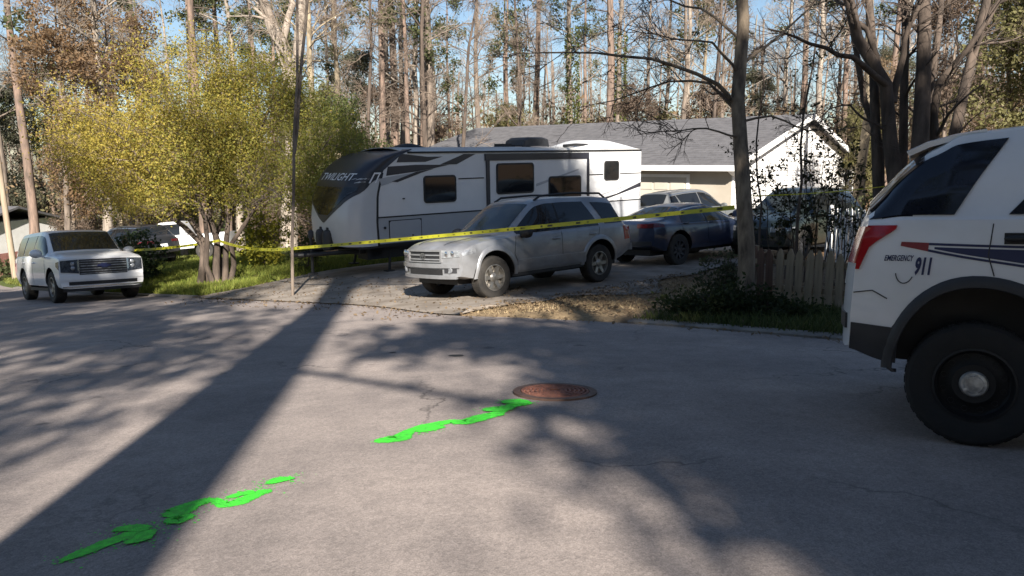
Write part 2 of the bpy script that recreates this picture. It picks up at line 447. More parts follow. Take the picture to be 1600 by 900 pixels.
def tape_mat():
    m = mat('yellow_caution_tape', (0.62, 0.60, 0.045), 0.45, var=0.12, scale=2)
    nt = m.node_tree; b = nt.nodes['Principled BSDF']; L = nt.links.new
    tc = nt.nodes.new('ShaderNodeAttribute'); tc.attribute_name = 'tint'
    sp = nt.nodes.new('ShaderNodeSeparateColor'); L(tc.outputs['Color'], sp.inputs[0])
    # r = metres along, g = across 0..1: broken dark print along the middle of the tape
    cx = nt.nodes.new('ShaderNodeCombineXYZ'); L(sp.outputs[0], cx.inputs[0])
    n = nt.nodes.new('ShaderNodeTexNoise'); n.noise_dimensions = '3D'; n.inputs['Scale'].default_value = 7; n.inputs['Detail'].default_value = 1
    L(cx.outputs[0], n.inputs['Vector'])
    r = nt.nodes.new('ShaderNodeValToRGB'); r.color_ramp.elements[0].position = 0.53; r.color_ramp.elements[1].position = 0.62; L(n.outputs['Fac'], r.inputs[0])
    a = nt.nodes.new('ShaderNodeMath'); a.operation = 'COMPARE'; a.inputs[1].default_value = 0.5; a.inputs[2].default_value = 0.26; L(sp.outputs[1], a.inputs[0])
    mu = nt.nodes.new('ShaderNodeMath'); mu.operation = 'MULTIPLY'; L(a.outputs[0], mu.inputs[0]); L(r.outputs[0], mu.inputs[1])
    old = b.inputs['Base Color'].links[0].from_socket
    mx = nt.nodes.new('ShaderNodeMixRGB'); L(mu.outputs[0], mx.inputs[0]); L(old, mx.inputs[1]); mx.inputs[2].default_value = (0.06, 0.055, 0.02, 1)
    L(mx.outputs[0], b.inputs['Base Color'])
    out = nt.nodes['Material Output']; tr = nt.nodes.new('ShaderNodeBsdfTranslucent'); L(mx.outputs[0], tr.inputs[0])
    ms = nt.nodes.new('ShaderNodeMixShader'); ms.inputs[0].default_value = 0.35; L(b.outputs[0], ms.inputs[1]); L(tr.outputs[0], ms.inputs[2]); L(ms.outputs[0], out.inputs[0])
    return m
M['tape'] = tape_mat()

# ------------------------------------------------------------------ the ground
def qgrid(qs, ts, rel=True):
    Q, T = np.meshgrid(qs, ts, indexing='ij')
    TT = T + edge_t(Q) if rel else T
    X = Q * RQ[0] + TT * NQ[0]; Y = Q * RQ[1] + TT * NQ[1]
    return X, Y, terr(X, Y), Q, T

def sheet(name, qs, ts, material, zoff=0.0, tintf=None, skirt=False, **kw):
    X, Y, Z, Q, T = qgrid(qs, ts)
    V = np.stack([X, Y, Z + zoff], -1)
    a, b = X.shape
    I = np.arange(a * b).reshape(a, b)
    F = np.stack([I[:-1, :-1], I[1:, :-1], I[1:, 1:], I[:-1, 1:]], -1).reshape(-1, 4)[:, ::-1]
    tint = tintf(Q, T).reshape(-1, 3) if tintf else None
    me = np_mesh(name, V.reshape(-1, 3), F, material, tint=tint, smooth_=True)
    return link(name, me, **kw)

def ax(*segs):
    out = []
    for a, b, s in segs: out.append(np.arange(a, b - 1e-6, s))
    out.append([segs[-1][1]])
    return np.concatenate(out)

QN = ax((-260, -40, 12), (-40, -6, 2), (-6, 30, 0.5), (30, 60, 1.5), (60, 140, 5), (140, 340, 20))
sheet('road', QN, np.concatenate([np.arange(-11.2, -0.01, 0.35), [0.0]]), M['asphalt'], kind='structure')
TF = np.concatenate([[0.0, 0.06, 0.14, 0.22], ax((0.4, 12, 0.4), (12, 40, 1.5), (40, 120, 8), (120, 900, 60))])
def tint_far(Q, T):
    g = np.zeros(Q.shape + (3,))
    lawn_l = smooth(18.2, 18.9, Q) * (1 - smooth(7.5, 11, T))
    lawn_far = smooth(30, 34, Q) * (1 - smooth(16, 22, T))
    verge_r = (1 - smooth(4.6, 6.2, Q)) * (1 - smooth(9, 13, T))
    g[..., 0] = np.maximum(np.maximum(lawn_l, lawn_far), verge_r * 0.55) * 0.8
    g[..., 1] = smooth(8, 13, T) * 0.75
    st = smooth(5.0, 6.3, Q) * (1 - smooth(8.2, 9.0, Q)) * (1 - smooth(4.5, 8.5, T))
    g[..., 2] = st * 0.75 + smooth(18.0, 18.3, Q) * (1 - smooth(18.6, 19.6, Q)) * (1 - smooth(0.4, 2, T)) * 0.4
    return g
sheet('ground', QN, TF, M['ground'], zoff=-0.012, tintf=tint_far, kind='structure')
def tint_near(Q, T):
    g = np.zeros(Q.shape + (3,)); g[..., 0] = 0.6; g[..., 1] = 0.3
    return g
sheet('verge', QN, np.concatenate([-ax((11.2, 20, 1), (20, 60, 6), (60, 400, 60))[::-1]]), M['ground'], zoff=0.02, tintf=tint_near, kind='structure')
# driveway slab lying in the ground, with an uneven edge towards the straw
rs = np.random.default_rng(5)
qd = ax((8.0, 18.3, 0.25))
td = ax((0.0, 24, 0.4))
Xd, Yd, Zd, Qd, Td = qgrid(qd, td)
wob = 0.35 * np.sin(Td * 1.1) * (Qd < 8.1) + 0.25 * np.sin(Td * 2.3 + 1) * (Qd < 8.1)
Vd = np.stack([Xd + wob * RQ[0], Yd + wob * RQ[1], Zd + 0.018], -1)
I = np.arange(Xd.size).reshape(Xd.shape)
Fd = np.stack([I[:-1, :-1], I[1:, :-1], I[1:, 1:], I[:-1, 1:]], -1).reshape(-1, 4)[:, ::-1]
link('driveway', np_mesh('driveway', Vd.reshape(-1, 3), Fd, M['drive'], smooth_=True), kind='structure')
# kerbs (one run each side of the driveway mouth), built of stones with joints
def kerb(q0, q1, step):
    out = []
    q = q0
    while q < q1 - 0.05:
        b = MB(); qq = np.linspace(q + 0.006, min(q + step, q1) - 0.006, 5)
        rows = []
        for k in qq:
            t = float(edge_t(k)); x0, y0 = qt(k, t - 0.02); x1, y1 = qt(k, t + 0.17)
            z0 = float(zroad(x0, y0))
            rows.append([(x0, y0, z0 - 0.05), (x0, y0, z0 + 0.025), (x0 + NQ[0] * 0.03, y0 + NQ[1] * 0.03, z0 + 0.04), (x1, y1, z0 + 0.045), (x1, y1, z0 - 0.05)])
        b.grid(rows)
        b.add(rows[0], [(0, 1, 2, 3, 4)]); b.add(rows[-1], [(4, 3, 2, 1, 0)])
        out.append(b)
        q += step
    return out
for name, q0, q1, st in (('kerb', -6.0, 5.6, 1.8), ('kerb', 18.6, 36.0, 1.8)):
    root = empty(name, (0, 0, 0)); root['kind'] = 'structure'
    for b in kerb(q0, q1, st): b.build('kerb_stone', M['kerb'], root, sm=40)

# ------------------------------------------------------------------ plants
def unit(a): return a / (np.linalg.norm(a, axis=-1, keepdims=True) + 1e-9)

def tubes(P, R, n):
    """P (m,k,3), R (m,k) -> verts, quads"""
    m, k, _ = P.shape
    T = unit(np.gradient(P, axis=1))
    t0 = unit(P[:, -1] - P[:, 0])
    ref = np.where(np.abs(t0[:, 2:3]) > 0.8, np.array([[1.0, 0, 0]]), np.array([[0, 0, 1.0]]))
    A = unit(np.cross(T, ref[:, None, :])); B = np.cross(T, A)
    th = np.arange(n) * 2 * math.pi / n
    V = P[:, :, None, :] + R[:, :, None, None] * (A[:, :, None, :] * np.cos(th)[:, None] + B[:, :, None, :] * np.sin(th)[:, None])
    I = np.arange(m * k * n).reshape(m, k, n); J = np.roll(I, -1, axis=2)
    F = np.stack([I[:, :-1], J[:, :-1], J[:, 1:], I[:, 1:]], -1).reshape(-1, 4)
    return V.reshape(-1, 3), F

def grow(rs, P, R, n, t0, t1, length, ang, up, wander, k=4, rmul=0.55, taper=0.3, rmin=0.004, shape=0.5):
    m, kk, _ = P.shape
    idx = np.repeat(np.arange(m), n); N_ = m * n
    t = t0 + (t1 - t0) * rs.random(N_)
    f = t * (kk - 1); i = np.minimum(f.astype(int), kk - 2); w = (f - i)
    p = P[idx, i] * (1 - w)[:, None] + P[idx, i + 1] * w[:, None]
    r = R[idx, i] * (1 - w) + R[idx, i + 1] * w
    d = unit(P[idx, i + 1] - P[idx, i])
    a = rs.normal(size=(N_, 3)); a = unit(a - (a * d).sum(1, keepdims=True) * d)
    th = rad(ang) * (0.65 + 0.7 * rs.random(N_))[:, None]
    dr = d * np.cos(th) + a * np.sin(th)
    L = length * (0.5 + 0.8 * rs.random(N_)) * (1 - shape * (t - t0) / max(1e-3, 1 - t0))
    Q = np.zeros((N_, k, 3)); Q[:, 0] = p
    for j in range(1, k):
        dr = unit(dr + wander * rs.normal(size=(N_, 3)) + np.array((0, 0, up)))
        Q[:, j] = Q[:, j - 1] + dr * (L / (k - 1))[:, None]
    r0 = np.maximum(r * rmul * (0.7 + 0.5 * rs.random(N_)), rmin)
    RR = r0[:, None] * np.linspace(1, taper, k)[None]
    return Q, np.maximum(RR, rmin * 0.6)

def join(parts):
    V = []; F = []; o = 0
    for v, f in parts:
        V.append(v); F.append(f + o); o += len(v)
    return np.concatenate(V), np.concatenate(F)

def leaf_geo(rs, C_, size, ca, cb, fold=True, flat=0.0, cf=None):
    """leaf-shaped quads round centres C_"""
    n = len(C_)
    nr = rs.normal(size=(n, 3)); nr[:, 2] += flat; nr = unit(nr)
    a = rs.normal(size=(n, 3)); a = unit(a - (a * nr).sum(1, keepdims=True) * nr); b = np.cross(nr, a)
    s = (size * (0.55 + 0.9 * rs.random(n)))[:, None]
    V = np.stack([C_ - a * s * 0.6, C_ + b * s * 0.32 + nr * s * 0.08, C_ + a * s * 0.6, C_ - b * s * 0.32 + nr * s * 0.08], 1).reshape(-1, 3)
    F = np.arange(n * 4).reshape(n, 4)
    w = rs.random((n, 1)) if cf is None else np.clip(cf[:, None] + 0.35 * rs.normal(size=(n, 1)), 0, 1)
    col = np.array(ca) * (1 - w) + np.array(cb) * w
    col = col * (0.82 + 0.36 * rs.random((n, 1)))
    return V, F, np.repeat(col, 4, axis=0)

def clumps(rs, c, r, n, per=28, sig=0.22, hollow=0.0, cut=None):
    """clumped points inside an ellipsoid"""
    k = max(2, n // per)
    u = unit(rs.normal(size=(k, 3))) * (hollow + (1 - hollow) * rs.random((k, 1)) ** 0.45)
    cc = np.array(c) + u * np.array(r)
    sg = sig * (0.5 + rs.random((k, 1, 1)))
    P = cc[:, None, :] + rs.normal(size=(k, per, 3)) * sg * np.array((1, 1, 0.7))
    return P.reshape(-1, 3)

def trunk_line(rs, h, r, lean=(0, 0), k=9, wob=0.05, base=1.35):
    z = np.linspace(0, 1, k)
    P = np.stack([lean[0] * z * h + np.cumsum(rs.normal(size=k) * wob) * (z > 0), lean[1] * z * h + np.cumsum(rs.normal(size=k) * wob) * (z > 0), z * h - 0.15 * (z == 0)], -1)
    R = r * (1 - 0.78 * z ** 1.1); R[0] *= base
    return P[None], R[None]

def bare_meshes(seed, h, r, cb=0.35, limbs=16, ll=2.6, ang=55, up=0.06, lean=(0, 0), sub=(5, 5, 4), bark='bark', twig='twig', leaves=None, wob=0.06, thin=0.006):
    """meshes (trunk, crown, foliage) of a leafless or thin-leaved tree"""
    rs = np.random.default_rng(seed)
    P0, R0 = trunk_line(rs, h, r, lean, wob=wob)
    P1, R1 = grow(rs, P0, R0, limbs, cb, 0.98, ll, ang, up, 0.16, k=5, rmul=0.42, rmin=0.012)
    P2, R2 = grow(rs, P1, R1, sub[0], 0.2, 1.0, ll * 0.5, 45, up * 0.6, 0.2, k=4, rmul=0.5, rmin=thin * 1.4)
    P3, R3 = grow(rs, P2, R2, sub[1], 0.15, 1.0, ll * 0.28, 42, up * 0.4, 0.22, k=3, rmul=0.55, rmin=thin)
    P4, R4 = grow(rs, P3, R3, sub[2], 0.1, 1.0, ll * 0.16, 40, 0.0, 0.2, k=3, rmul=0.7, rmin=thin * 0.8)
    tr = join([tubes(P0, R0, 9), tubes(P1, R1, 5)])
    cr = join([tubes(P2, R2, 4), tubes(P3, R3, 3), tubes(P4, R4, 3)])
    out = {'trunk': np_mesh('trunk', *tr, M[bark], smooth_=True), 'crown': np_mesh('crown', *cr, M[twig])}
    if leaves:
        n, size, ca, cb_ = leaves
        tips = P4[:, -1]
        pick = tips[rs.integers(0, len(tips), n)] + rs.normal(size=(n, 3)) * 0.12
        V, F, col = leaf_geo(rs, pick, size, ca, cb_)
        out['foliage'] = np_mesh('foliage', V, F, M['leaf'], tint=col)
    return out

def plant(name, meshes, loc, rz, sc, label, cat='tree', group=None, sz=None):
    t = empty(name, loc, rz, label=label, cat=cat, group=group)
    t.scale = (sc, sc, sz or sc)
    for k, me in meshes.items(): link(k, me, t)
    return t

def leafy(name, loc, label, trunk, ells, group=None, cat='tree', seed=1, bark='bark', limbs=None, crown_name='crown', fl=0.0):
    """a tree or shrub: trunk (h, r, lean), limbs, crown of leaf clumps in ellipsoids
    ells: (c, r, n, size, colA, colB, sig)"""
    rs = np.random.default_rng(seed)
    t = empty(name, loc, 0, label=label, cat=cat, group=group)
    if trunk:
        h, r, lean = trunk
        P0, R0 = trunk_line(rs, h, r, lean, wob=0.03)
        parts = [tubes(P0, R0, 9)]
        nl, ll, ang, up, cb = limbs or (12, h * 0.3, 50, 0.08, 0.35)
        P1, R1 = grow(rs, P0, R0, nl, cb, 0.97, ll, ang, up, 0.15, k=5, rmul=0.45, rmin=0.01)
        P2, R2 = grow(rs, P1, R1, 6, 0.2, 1, ll * 0.5, 45, up, 0.2, k=4, rmul=0.5, rmin=0.006)
        parts += [tubes(P1, R1, 5), tubes(P2, R2, 3)]
        link('trunk', np_mesh('trunk', *join(parts), M[bark], smooth_=True), t)
    Vs = []; Fs = []; Cs = []; o = 0
    for (c, r, n, size, ca, cb_, sig) in ells:
        V, F, col = leaf_geo(rs, clumps(rs, c, r, n, sig=sig), size, ca, cb_, flat=fl)
        Vs.append(V); Fs.append(F + o); Cs.append(col); o += len(V)
    link(crown_name, np_mesh(crown_name, np.concatenate(Vs), np.concatenate(Fs), M['leaf'], tint=np.concatenate(Cs)), t)
    return t

# ------------------------------------------------------------------ vehicles
def place(root, x, y, heading, zoff=0.0, base=1.3, tilt=True):
    h = Vector((math.cos(heading), math.sin(heading), 0)); l = Vector((-h.y, h.x, 0))
    z = lambda p: float(terr(p.x, p.y))
    c = Vector((x, y, 0))
    if tilt:
        zf = (z(c + h * base + l * .7) + z(c + h * base - l * .7)) / 2; zb = (z(c - h * base + l * .7) + z(c - h * base - l * .7)) / 2
        zl = (z(c + h * base + l * .7) + z(c - h * base + l * .7)) / 2; zr = (z(c + h * base - l * .7) + z(c - h * base - l * .7)) / 2
        X = (h * 2 * base + Vector((0, 0, zf - zb))).normalized(); Yv = (l * 1.4 + Vector((0, 0, zl - zr))).normalized()
        Z = X.cross(Yv).normalized(); Yv = Z.cross(X)
        root.rotation_euler = Matrix((X, Yv, Z)).transposed().to_euler()
        zc = (zf + zb) / 2
    else:
        root.rotation_euler = (0, 0, heading); zc = z(c)
    root.location = (x, y, zc + zoff)

class Car:
    def __init__(s, spec):
        s.rp = 1.2
        s.__dict__.update(spec)
        s._c = {}
        for k in ('zb', 'zs', 'zt', 'w', 'wt'):
            p = np.array(spec[k], float); s._c[k] = (p[:, 0], p[:, 1])
    def g(s, k, x, r=0.05):
        xs, ys = s._c[k]
        return sum(np.interp(np.asarray(x, float) + d, xs, ys) for d in (-r, -r / 2, 0, r / 2, r)) / 5
    def prof(s, x):
        zb, zs, zt, w, wt = (float(s.g(k, x)) for k in ('zb', 'zs', 'zt', 'w', 'wt'))
        zt = max(zt, zs + 0.012); h = zt - zs; e = min(0.075, 0.4 * h); q = min(0.02, 0.2 * h)
        a0 = (0.95 * w, zs + q); a1 = (wt, zt - e)
        L = lambda f, bow=0.0: (a0[0] + (a1[0] - a0[0]) * f + bow * min(1, h / 0.4), a0[1] + (a1[1] - a0[1]) * f)
        return [(0, zb), (0.8 * w, zb), (0.95 * w, zb + 0.02), (0.98 * w, zb + 0.10), (0.995 * w, zb + 0.3 * (zs - zb)), (w, zb + 0.62 * (zs - zb)), (0.99 * w, zs - 0.09 * (zs - zb)),
                (0.972 * w, zs), a0, L(0.35, 0.018), L(0.7, 0.018), a1, (wt - 0.035, zt - 0.3 * e), (wt - 0.12, zt - 0.02 * e), (wt * 0.5, zt + 0.012), (0, zt + 0.02)]
    def side_y(s, x, z):
        p = s.prof(x)[2:12]
        return float(np.interp(z, [q[1] for q in p], [q[0] for q in p]))
    def top_z(s, x, y):
        p = s.prof(x)[11:][::-1]
        return float(np.interp(abs(y), [q[0] for q in p], [q[1] for q in p]))
    def bf(s, y): return s.kf * min(1.3, abs(y) / s.W) ** 2.8
    def br(s, y): return s.kr * min(1.3, abs(y) / s.W) ** 2.8
    def wF(s, x): return float(smooth(s.Lf - 0.75, s.Lf, x))
    def wR(s, x): return float(smooth(s.Lr + 0.75, s.Lr, x)) if False else float(1 - smooth(s.Lr, s.Lr + 0.75, x))
    def rake(s, z): return s.rk * max(0, z - 0.6) ** 1.5
    def rrake(s, z): return s.rrk * max(0, z - 0.75) ** s.rp
    def bend(s, x, y, z):
        return x - s.wF(x) * (s.bf(y) + s.rake(z)) + s.wR(x) * (s.br(y) + s.rrake(z))
    def spt(s, x, z, side, off=0.0):
        y = s.side_y(x, z)
        return (s.bend(x, y, z), side * (y + off), z)
    def fpt(s, y, z, off=0.0): return (s.Lf - s.bf(y) - s.rake(z) + off, y, z)
    def rpt(s, y, z, off=0.0): return (s.Lr + s.br(y) + s.rrake(z) - off, y, z)
    def side_patch(s, xa, xb, za, zb, side, off=0.006, nx=14, nz=8, thick=0.02):
        """xa, xb: numbers or functions of v (0 bottom..1 top); za, zb numbers or functions of x"""
        f = lambda a, t: a(t) if callable(a) else a
        P = []
        for i in range(nx + 1):
            row = []
            for j in range(nz + 1):
                v = j / nz; u = i / nx
                x = f(xa, v) * (1 - u) + f(xb, v) * u
                z = f(za, x) * (1 - v) + f(zb, x) * v
                row.append(s.spt(x, z, side, off))
            P.append(row)
        b = MB(); P = P if side < 0 else P[::-1]
        b.slab(P, thick); return b
    def front_patch(s, y0, y1, z0, z1, off=0.008, ny=12, nz=4, thick=0.03, rear=False):
        f = lambda a, t: a(t) if callable(a) else a
        P = []
        for i in range(ny + 1):
            y = y0 + (y1 - y0) * i / ny
            P.append([(s.rpt if rear else s.fpt)(y, f(z0, y) + (f(z1, y) - f(z0, y)) * j / nz, off) for j in range(nz + 1)])
        b = MB(); b.slab(P[::-1] if rear else P, thick); return b
    def top_patch(s, xa, xb, fr=0.93, off=0.006, nx=10, ny=12, thick=0.015, edge=0.05):
        P = []
        for i in range(nx + 1):
            x = xa + (xb - xa) * i / nx
            wt = float(s.g('wt', x)) - edge
            row = []
            for j in range(ny + 1):
                y = wt * (2 * j / ny - 1)
                dz = (s.top_z(x + 0.02, y) - s.top_z(x - 0.02, y)) / 0.04
                n = Vector((-dz, 0, 1)).normalized()
                z = s.top_z(x, y)
                row.append((s.bend(x, y, z) + n.x * off, y, z + n.z * off))
            P.append(row)
        b = MB(); b.slab(P, thick); return b
    def body(s, paint, arch=0.46):
        xs = np.unique(np.round(np.concatenate([np.linspace(s.Lr, s.Lf, 70), s._c['zt'][0].clip(s.Lr, s.Lf)]), 3))
        V = []; F = []
        for x in xs:
            p = s.prof(x)
            ring = p + [(-y, z) for (y, z) in p[-2:0:-1]]
            V += [(s.bend(x, y, z), y, z) for (y, z) in ring]
        n = len(s.prof(0)) * 2 - 2
        for i in range(len(xs) - 1):
            for k in range(n):
                F.append((i * n + k, i * n + (k + 1) % n, (i + 1) * n + (k + 1) % n, (i + 1) * n + k))
        b = MB(); b.add(V, F)
        for x, sgn in ((xs[0], -1), (xs[-1], 1)):
            p = s.prof(x); rows = []
            for (y, z) in p:
                rows.append([(s.bend(x, yy, z), yy, z) for yy in np.linspace(-y, y, 13)])
            b.grid(rows, flip=sgn < 0)
        me = b.mesh('body', [paint, M['black']])
        o = link('body', me)
        # wheel wells cut out of the side
        cut = MB()
        for wx in s.wheels:
            for sd in (-1, 1):
                y0 = sd * (s.W - 0.30); y1 = sd * (s.W + 0.15)
                cut.lathe([(0.001, min(y0, y1)), (arch, min(y0, y1)), (arch, max(y0, y1)), (0.001, max(y0, y1))], 36, 'y', (wx, 0, getattr(s, 'archz', s.wr + 0.02)))
        cm = cut.mesh('cut', [M['black']]); cm.polygons.foreach_set('material_index', np.zeros(len(cm.polygons), np.int32))
        co = link('cut', cm)
        md = o.modifiers.new('b', 'BOOLEAN'); md.operation = 'DIFFERENCE'; md.object = co; md.solver = 'EXACT'
        try: md.material_mode = 'TRANSFER'
        except Exception: pass
        dg = bpy.context.evaluated_depsgraph_get()
        new = bpy.data.meshes.new_from_object(o.evaluated_get(dg), depsgraph=dg)
        o.modifiers.clear(); o.data = new; new.name = 'body'
        bpy.data.objects.remove(co)
        new.polygons.foreach_set('use_smooth', np.ones(len(new.polygons), bool)); new.set_sharp_from_angle(angle=rad(32))
        return o

def wheel(parent, x, y, side, r, w, rim='alloy', spokes=6, hub=None, tyre='rubber', rr=0.62):
    """tyre with rim and hub as its parts; side = -1 right, +1 left"""
    b = MB(); h = w / 2
    prof = [(r * rr, -h * 0.86), (r * 0.80, -h), (r * 0.93, -h * 0.95), (r * 0.985, -h * 0.8), (r, -h * 0.55), (r, h * 0.55), (r * 0.985, h * 0.8), (r * 0.93, h * 0.95), (r * 0.80, h), (r * rr, h * 0.86), (r * rr * 0.96, 0), (r * rr, -h * 0.86)]
    b.lathe(prof, 40)
    for k in range(36):                                      # tread blocks
        a = 2 * math.pi * k / 36
        Mx = Matrix.Rotation(-a, 4, 'Y')
        b.box(r * 0.995, r * 1.008, -h * 0.6, -h * 0.06, -r * 0.055, r * 0.055, M=Mx)
        b.box(r * 0.995, r * 1.008, h * 0.06, h * 0.6, -r * 0.02, r * 0.085, M=Mx)
    t = b.build('wheel', M[tyre], parent, sm=35)
    t.location = (x, y, r)
    c = MB(); f = side
    R = r * rr
    c.lathe([(R, f * h * 0.9), (R * 0.94, f * h * 0.92), (R * 0.9, f * h * 0.7), (R * 0.86, f * h * 0.2), (R * 0.2, f * h * 0.15), (0.001, f * h * 0.15)], 36)
    if rim == 'steel_black':                                 # plain pressed-steel disc with oval holes
        c.lathe([(R * .9, f * h * .45), (R * .82, f * h * .30), (R * .66, f * h * .34), (R * .52, f * h * .52), (R * .40, f * h * .50), (R * .001, f * h * .50)], 36)
        for k in range(12):
            a = 2 * math.pi * (k + .5) / 12
            c.lathe([(R * .085, f * h * .28), (R * .085, f * h * .385), (R * .06, f * h * .385), (R * .06, f * h * .30)], 10, c=(R * .73 * math.cos(a), 0, R * .73 * math.sin(a)))
        spokes = 0
    for k in range(spokes):
        a = 2 * math.pi * k / spokes
        ca, sa = math.cos(a), math.sin(a)
        def q(rad_, off, dep): return (rad_ * ca - off * sa, f * dep, rad_ * sa + off * ca)
        wi, wo = R * 0.16, R * 0.13
        y0, y1, y2 = h * 0.62, h * 0.78, h * 0.30
        V = [q(R * .16, -wi, y0), q(R * .16, wi, y0), q(R * .92, wo, y1), q(R * .92, -wo, y1), q(R * .16, -wi, y2), q(R * .16, wi, y2), q(R * .92, wo, y2), q(R * .92, -wo, y2)]
        c.add(V, [(0, 1, 2, 3), (7, 6, 5, 4), (0, 4, 5, 1), (1, 5, 6, 2), (2, 6, 7, 3), (3, 7, 4, 0)])
    if spokes: c.lathe([(R * 0.24, f * h * 0.3), (R * 0.24, f * h * 0.7), (R * 0.17, f * h * 0.78), (0.001, f * h * 0.78)], 20)
    c.build('rim', M[rim], t, sm=35)
    if hub:
        k = MB(); k.lathe([(R * 0.35, f * h * 0.5), (R * 0.35, f * h * 0.62), (R * 0.31, f * h * 0.70), (R * 0.24, f * h * 0.72), (R * 0.22, f * h * 0.76), (0.001, f * h * 0.79)], 28)
        for i in range(5):
            a = 2 * math.pi * i / 5
            k.lathe([(0.011, f * h * 0.68), (0.010, f * h * 0.77), (0.001, f * h * 0.78)], 8, c=(R * 0.25 * math.cos(a), 0, R * 0.25 * math.sin(a)))
        k.build('hub_cap', M[hub], t, sm=40)
    return t

def mirror(parent, x, y, z, side, paint, s=1.0):
    b = MB()
    P = []
    for i, (dx, sc) in enumerate(((0.09, .35), (0.06, .8), (0.0, 1.0), (-0.05, .97), (-0.06, .85))):
        P.append([(x + dx * s, y + side * (0.13 * s + 0.11 * s * sc * math.cos(a)), z + 0.085 * s * sc * math.sin(a)) for a in np.linspace(0, 2 * math.pi, 13)])
    b.grid(P); b.add(P[-1][:-1], [tuple(range(12))]); b.add(P[0][:-1], [tuple(range(12))[::-1]])
    b.box(x - 0.03, x + 0.04, min(y, y + side * 0.08), max(y, y + side * 0.08), z - 0.075 * s, z - 0.035 * s)
    return b.build('mirror', paint, parent, sm=45)

def handle(parent, c, x, z, side, m, l=0.2):
    b = MB(); y = c.side_y(x, z)
    b.tube([(x - l / 2, side * (y - 0.005), z), (x - l / 2 + .03, side * (y + .03), z), (x + l / 2 - .03, side * (y + .03), z), (x + l / 2, side * (y - 0.005), z)], 0.016, 8)
    return b.build('door_handle', m, parent, sm=50)

def seam(c, b, pts, side, w=0.006, off=0.004):
    """a thin line lying on the flank through (x,z) points"""
    for (x0, z0), (x1, z1) in zip(pts[:-1], pts[1:]):
        d = math.hypot(x1 - x0, z1 - z0); nx, nz = -(z1 - z0) / d * w / 2, (x1 - x0) / d * w / 2
        k = max(2, int(d / 0.06))
        P = []
        for i in range(k + 1):
            x = x0 + (x1 - x0) * i / k; z = z0 + (z1 - z0) * i / k
            P.append([c.spt(x - nx, z - nz, side, off), c.spt(x + nx, z + nz, side, off)])
        b.slab(P if side < 0 else P[::-1], 0.006)

def seams(parent, c, lines, side, m, name='door_seam', w=0.006, off=0.004):
    for pts in lines:
        b = MB(); seam(c, b, pts, side, w, off); b.build(name, m, parent)

def text_mesh(body, size, shear=0.0, offset=0.0):
    cu = bpy.data.curves.new('t', 'FONT'); cu.body = body; cu.size = size; cu.shear = shear; cu.offset = offset; cu.resolution_u = 3
    o = bpy.data.objects.new('t', cu); COL.objects.link(o)
    dg = bpy.context.evaluated_depsgraph_get(); dg.update()
    me = bpy.data.meshes.new_from_object(o.evaluated_get(dg), depsgraph=dg)
    bpy.data.objects.remove(o)
    bm = bmesh.new(); bm.from_mesh(me); bmesh.ops.triangulate(bm, faces=bm.faces); 
    bmesh.ops.subdivide_edges(bm, edges=[e for e in bm.edges if e.calc_length() > size * 0.3], cuts=2)
    bmesh.ops.triangulate(bm, faces=bm.faces); bm.to_mesh(me); bm.free()
    return me

def mapped_text(name, body, size, f, material, parent, shear=0.0, offset=0.0):
    me = text_mesh(body, size, shear, offset)
    xs = [v.co.x for v in me.vertices]; x0, x1 = min(xs), max(xs)
    for v in me.vertices: v.co = Vector(f(v.co.x - x0, v.co.y))
    me.materials.clear(); me.materials.append(material)
    return link(name, me, parent)

def common(c, root, paint, wheels_kw, arch=0.47, pillars=None, doors=None, glassm='glass', both=(-1, 1)):
    o = c.body(paint, arch); o.parent = root
    for wx in c.wheels:
        for sd in (-1, 1):
            wheel(root, wx, sd * (c.W - c.ww / 2 - 0.02), sd, c.wr, c.ww, **wheels_kw)
    return o

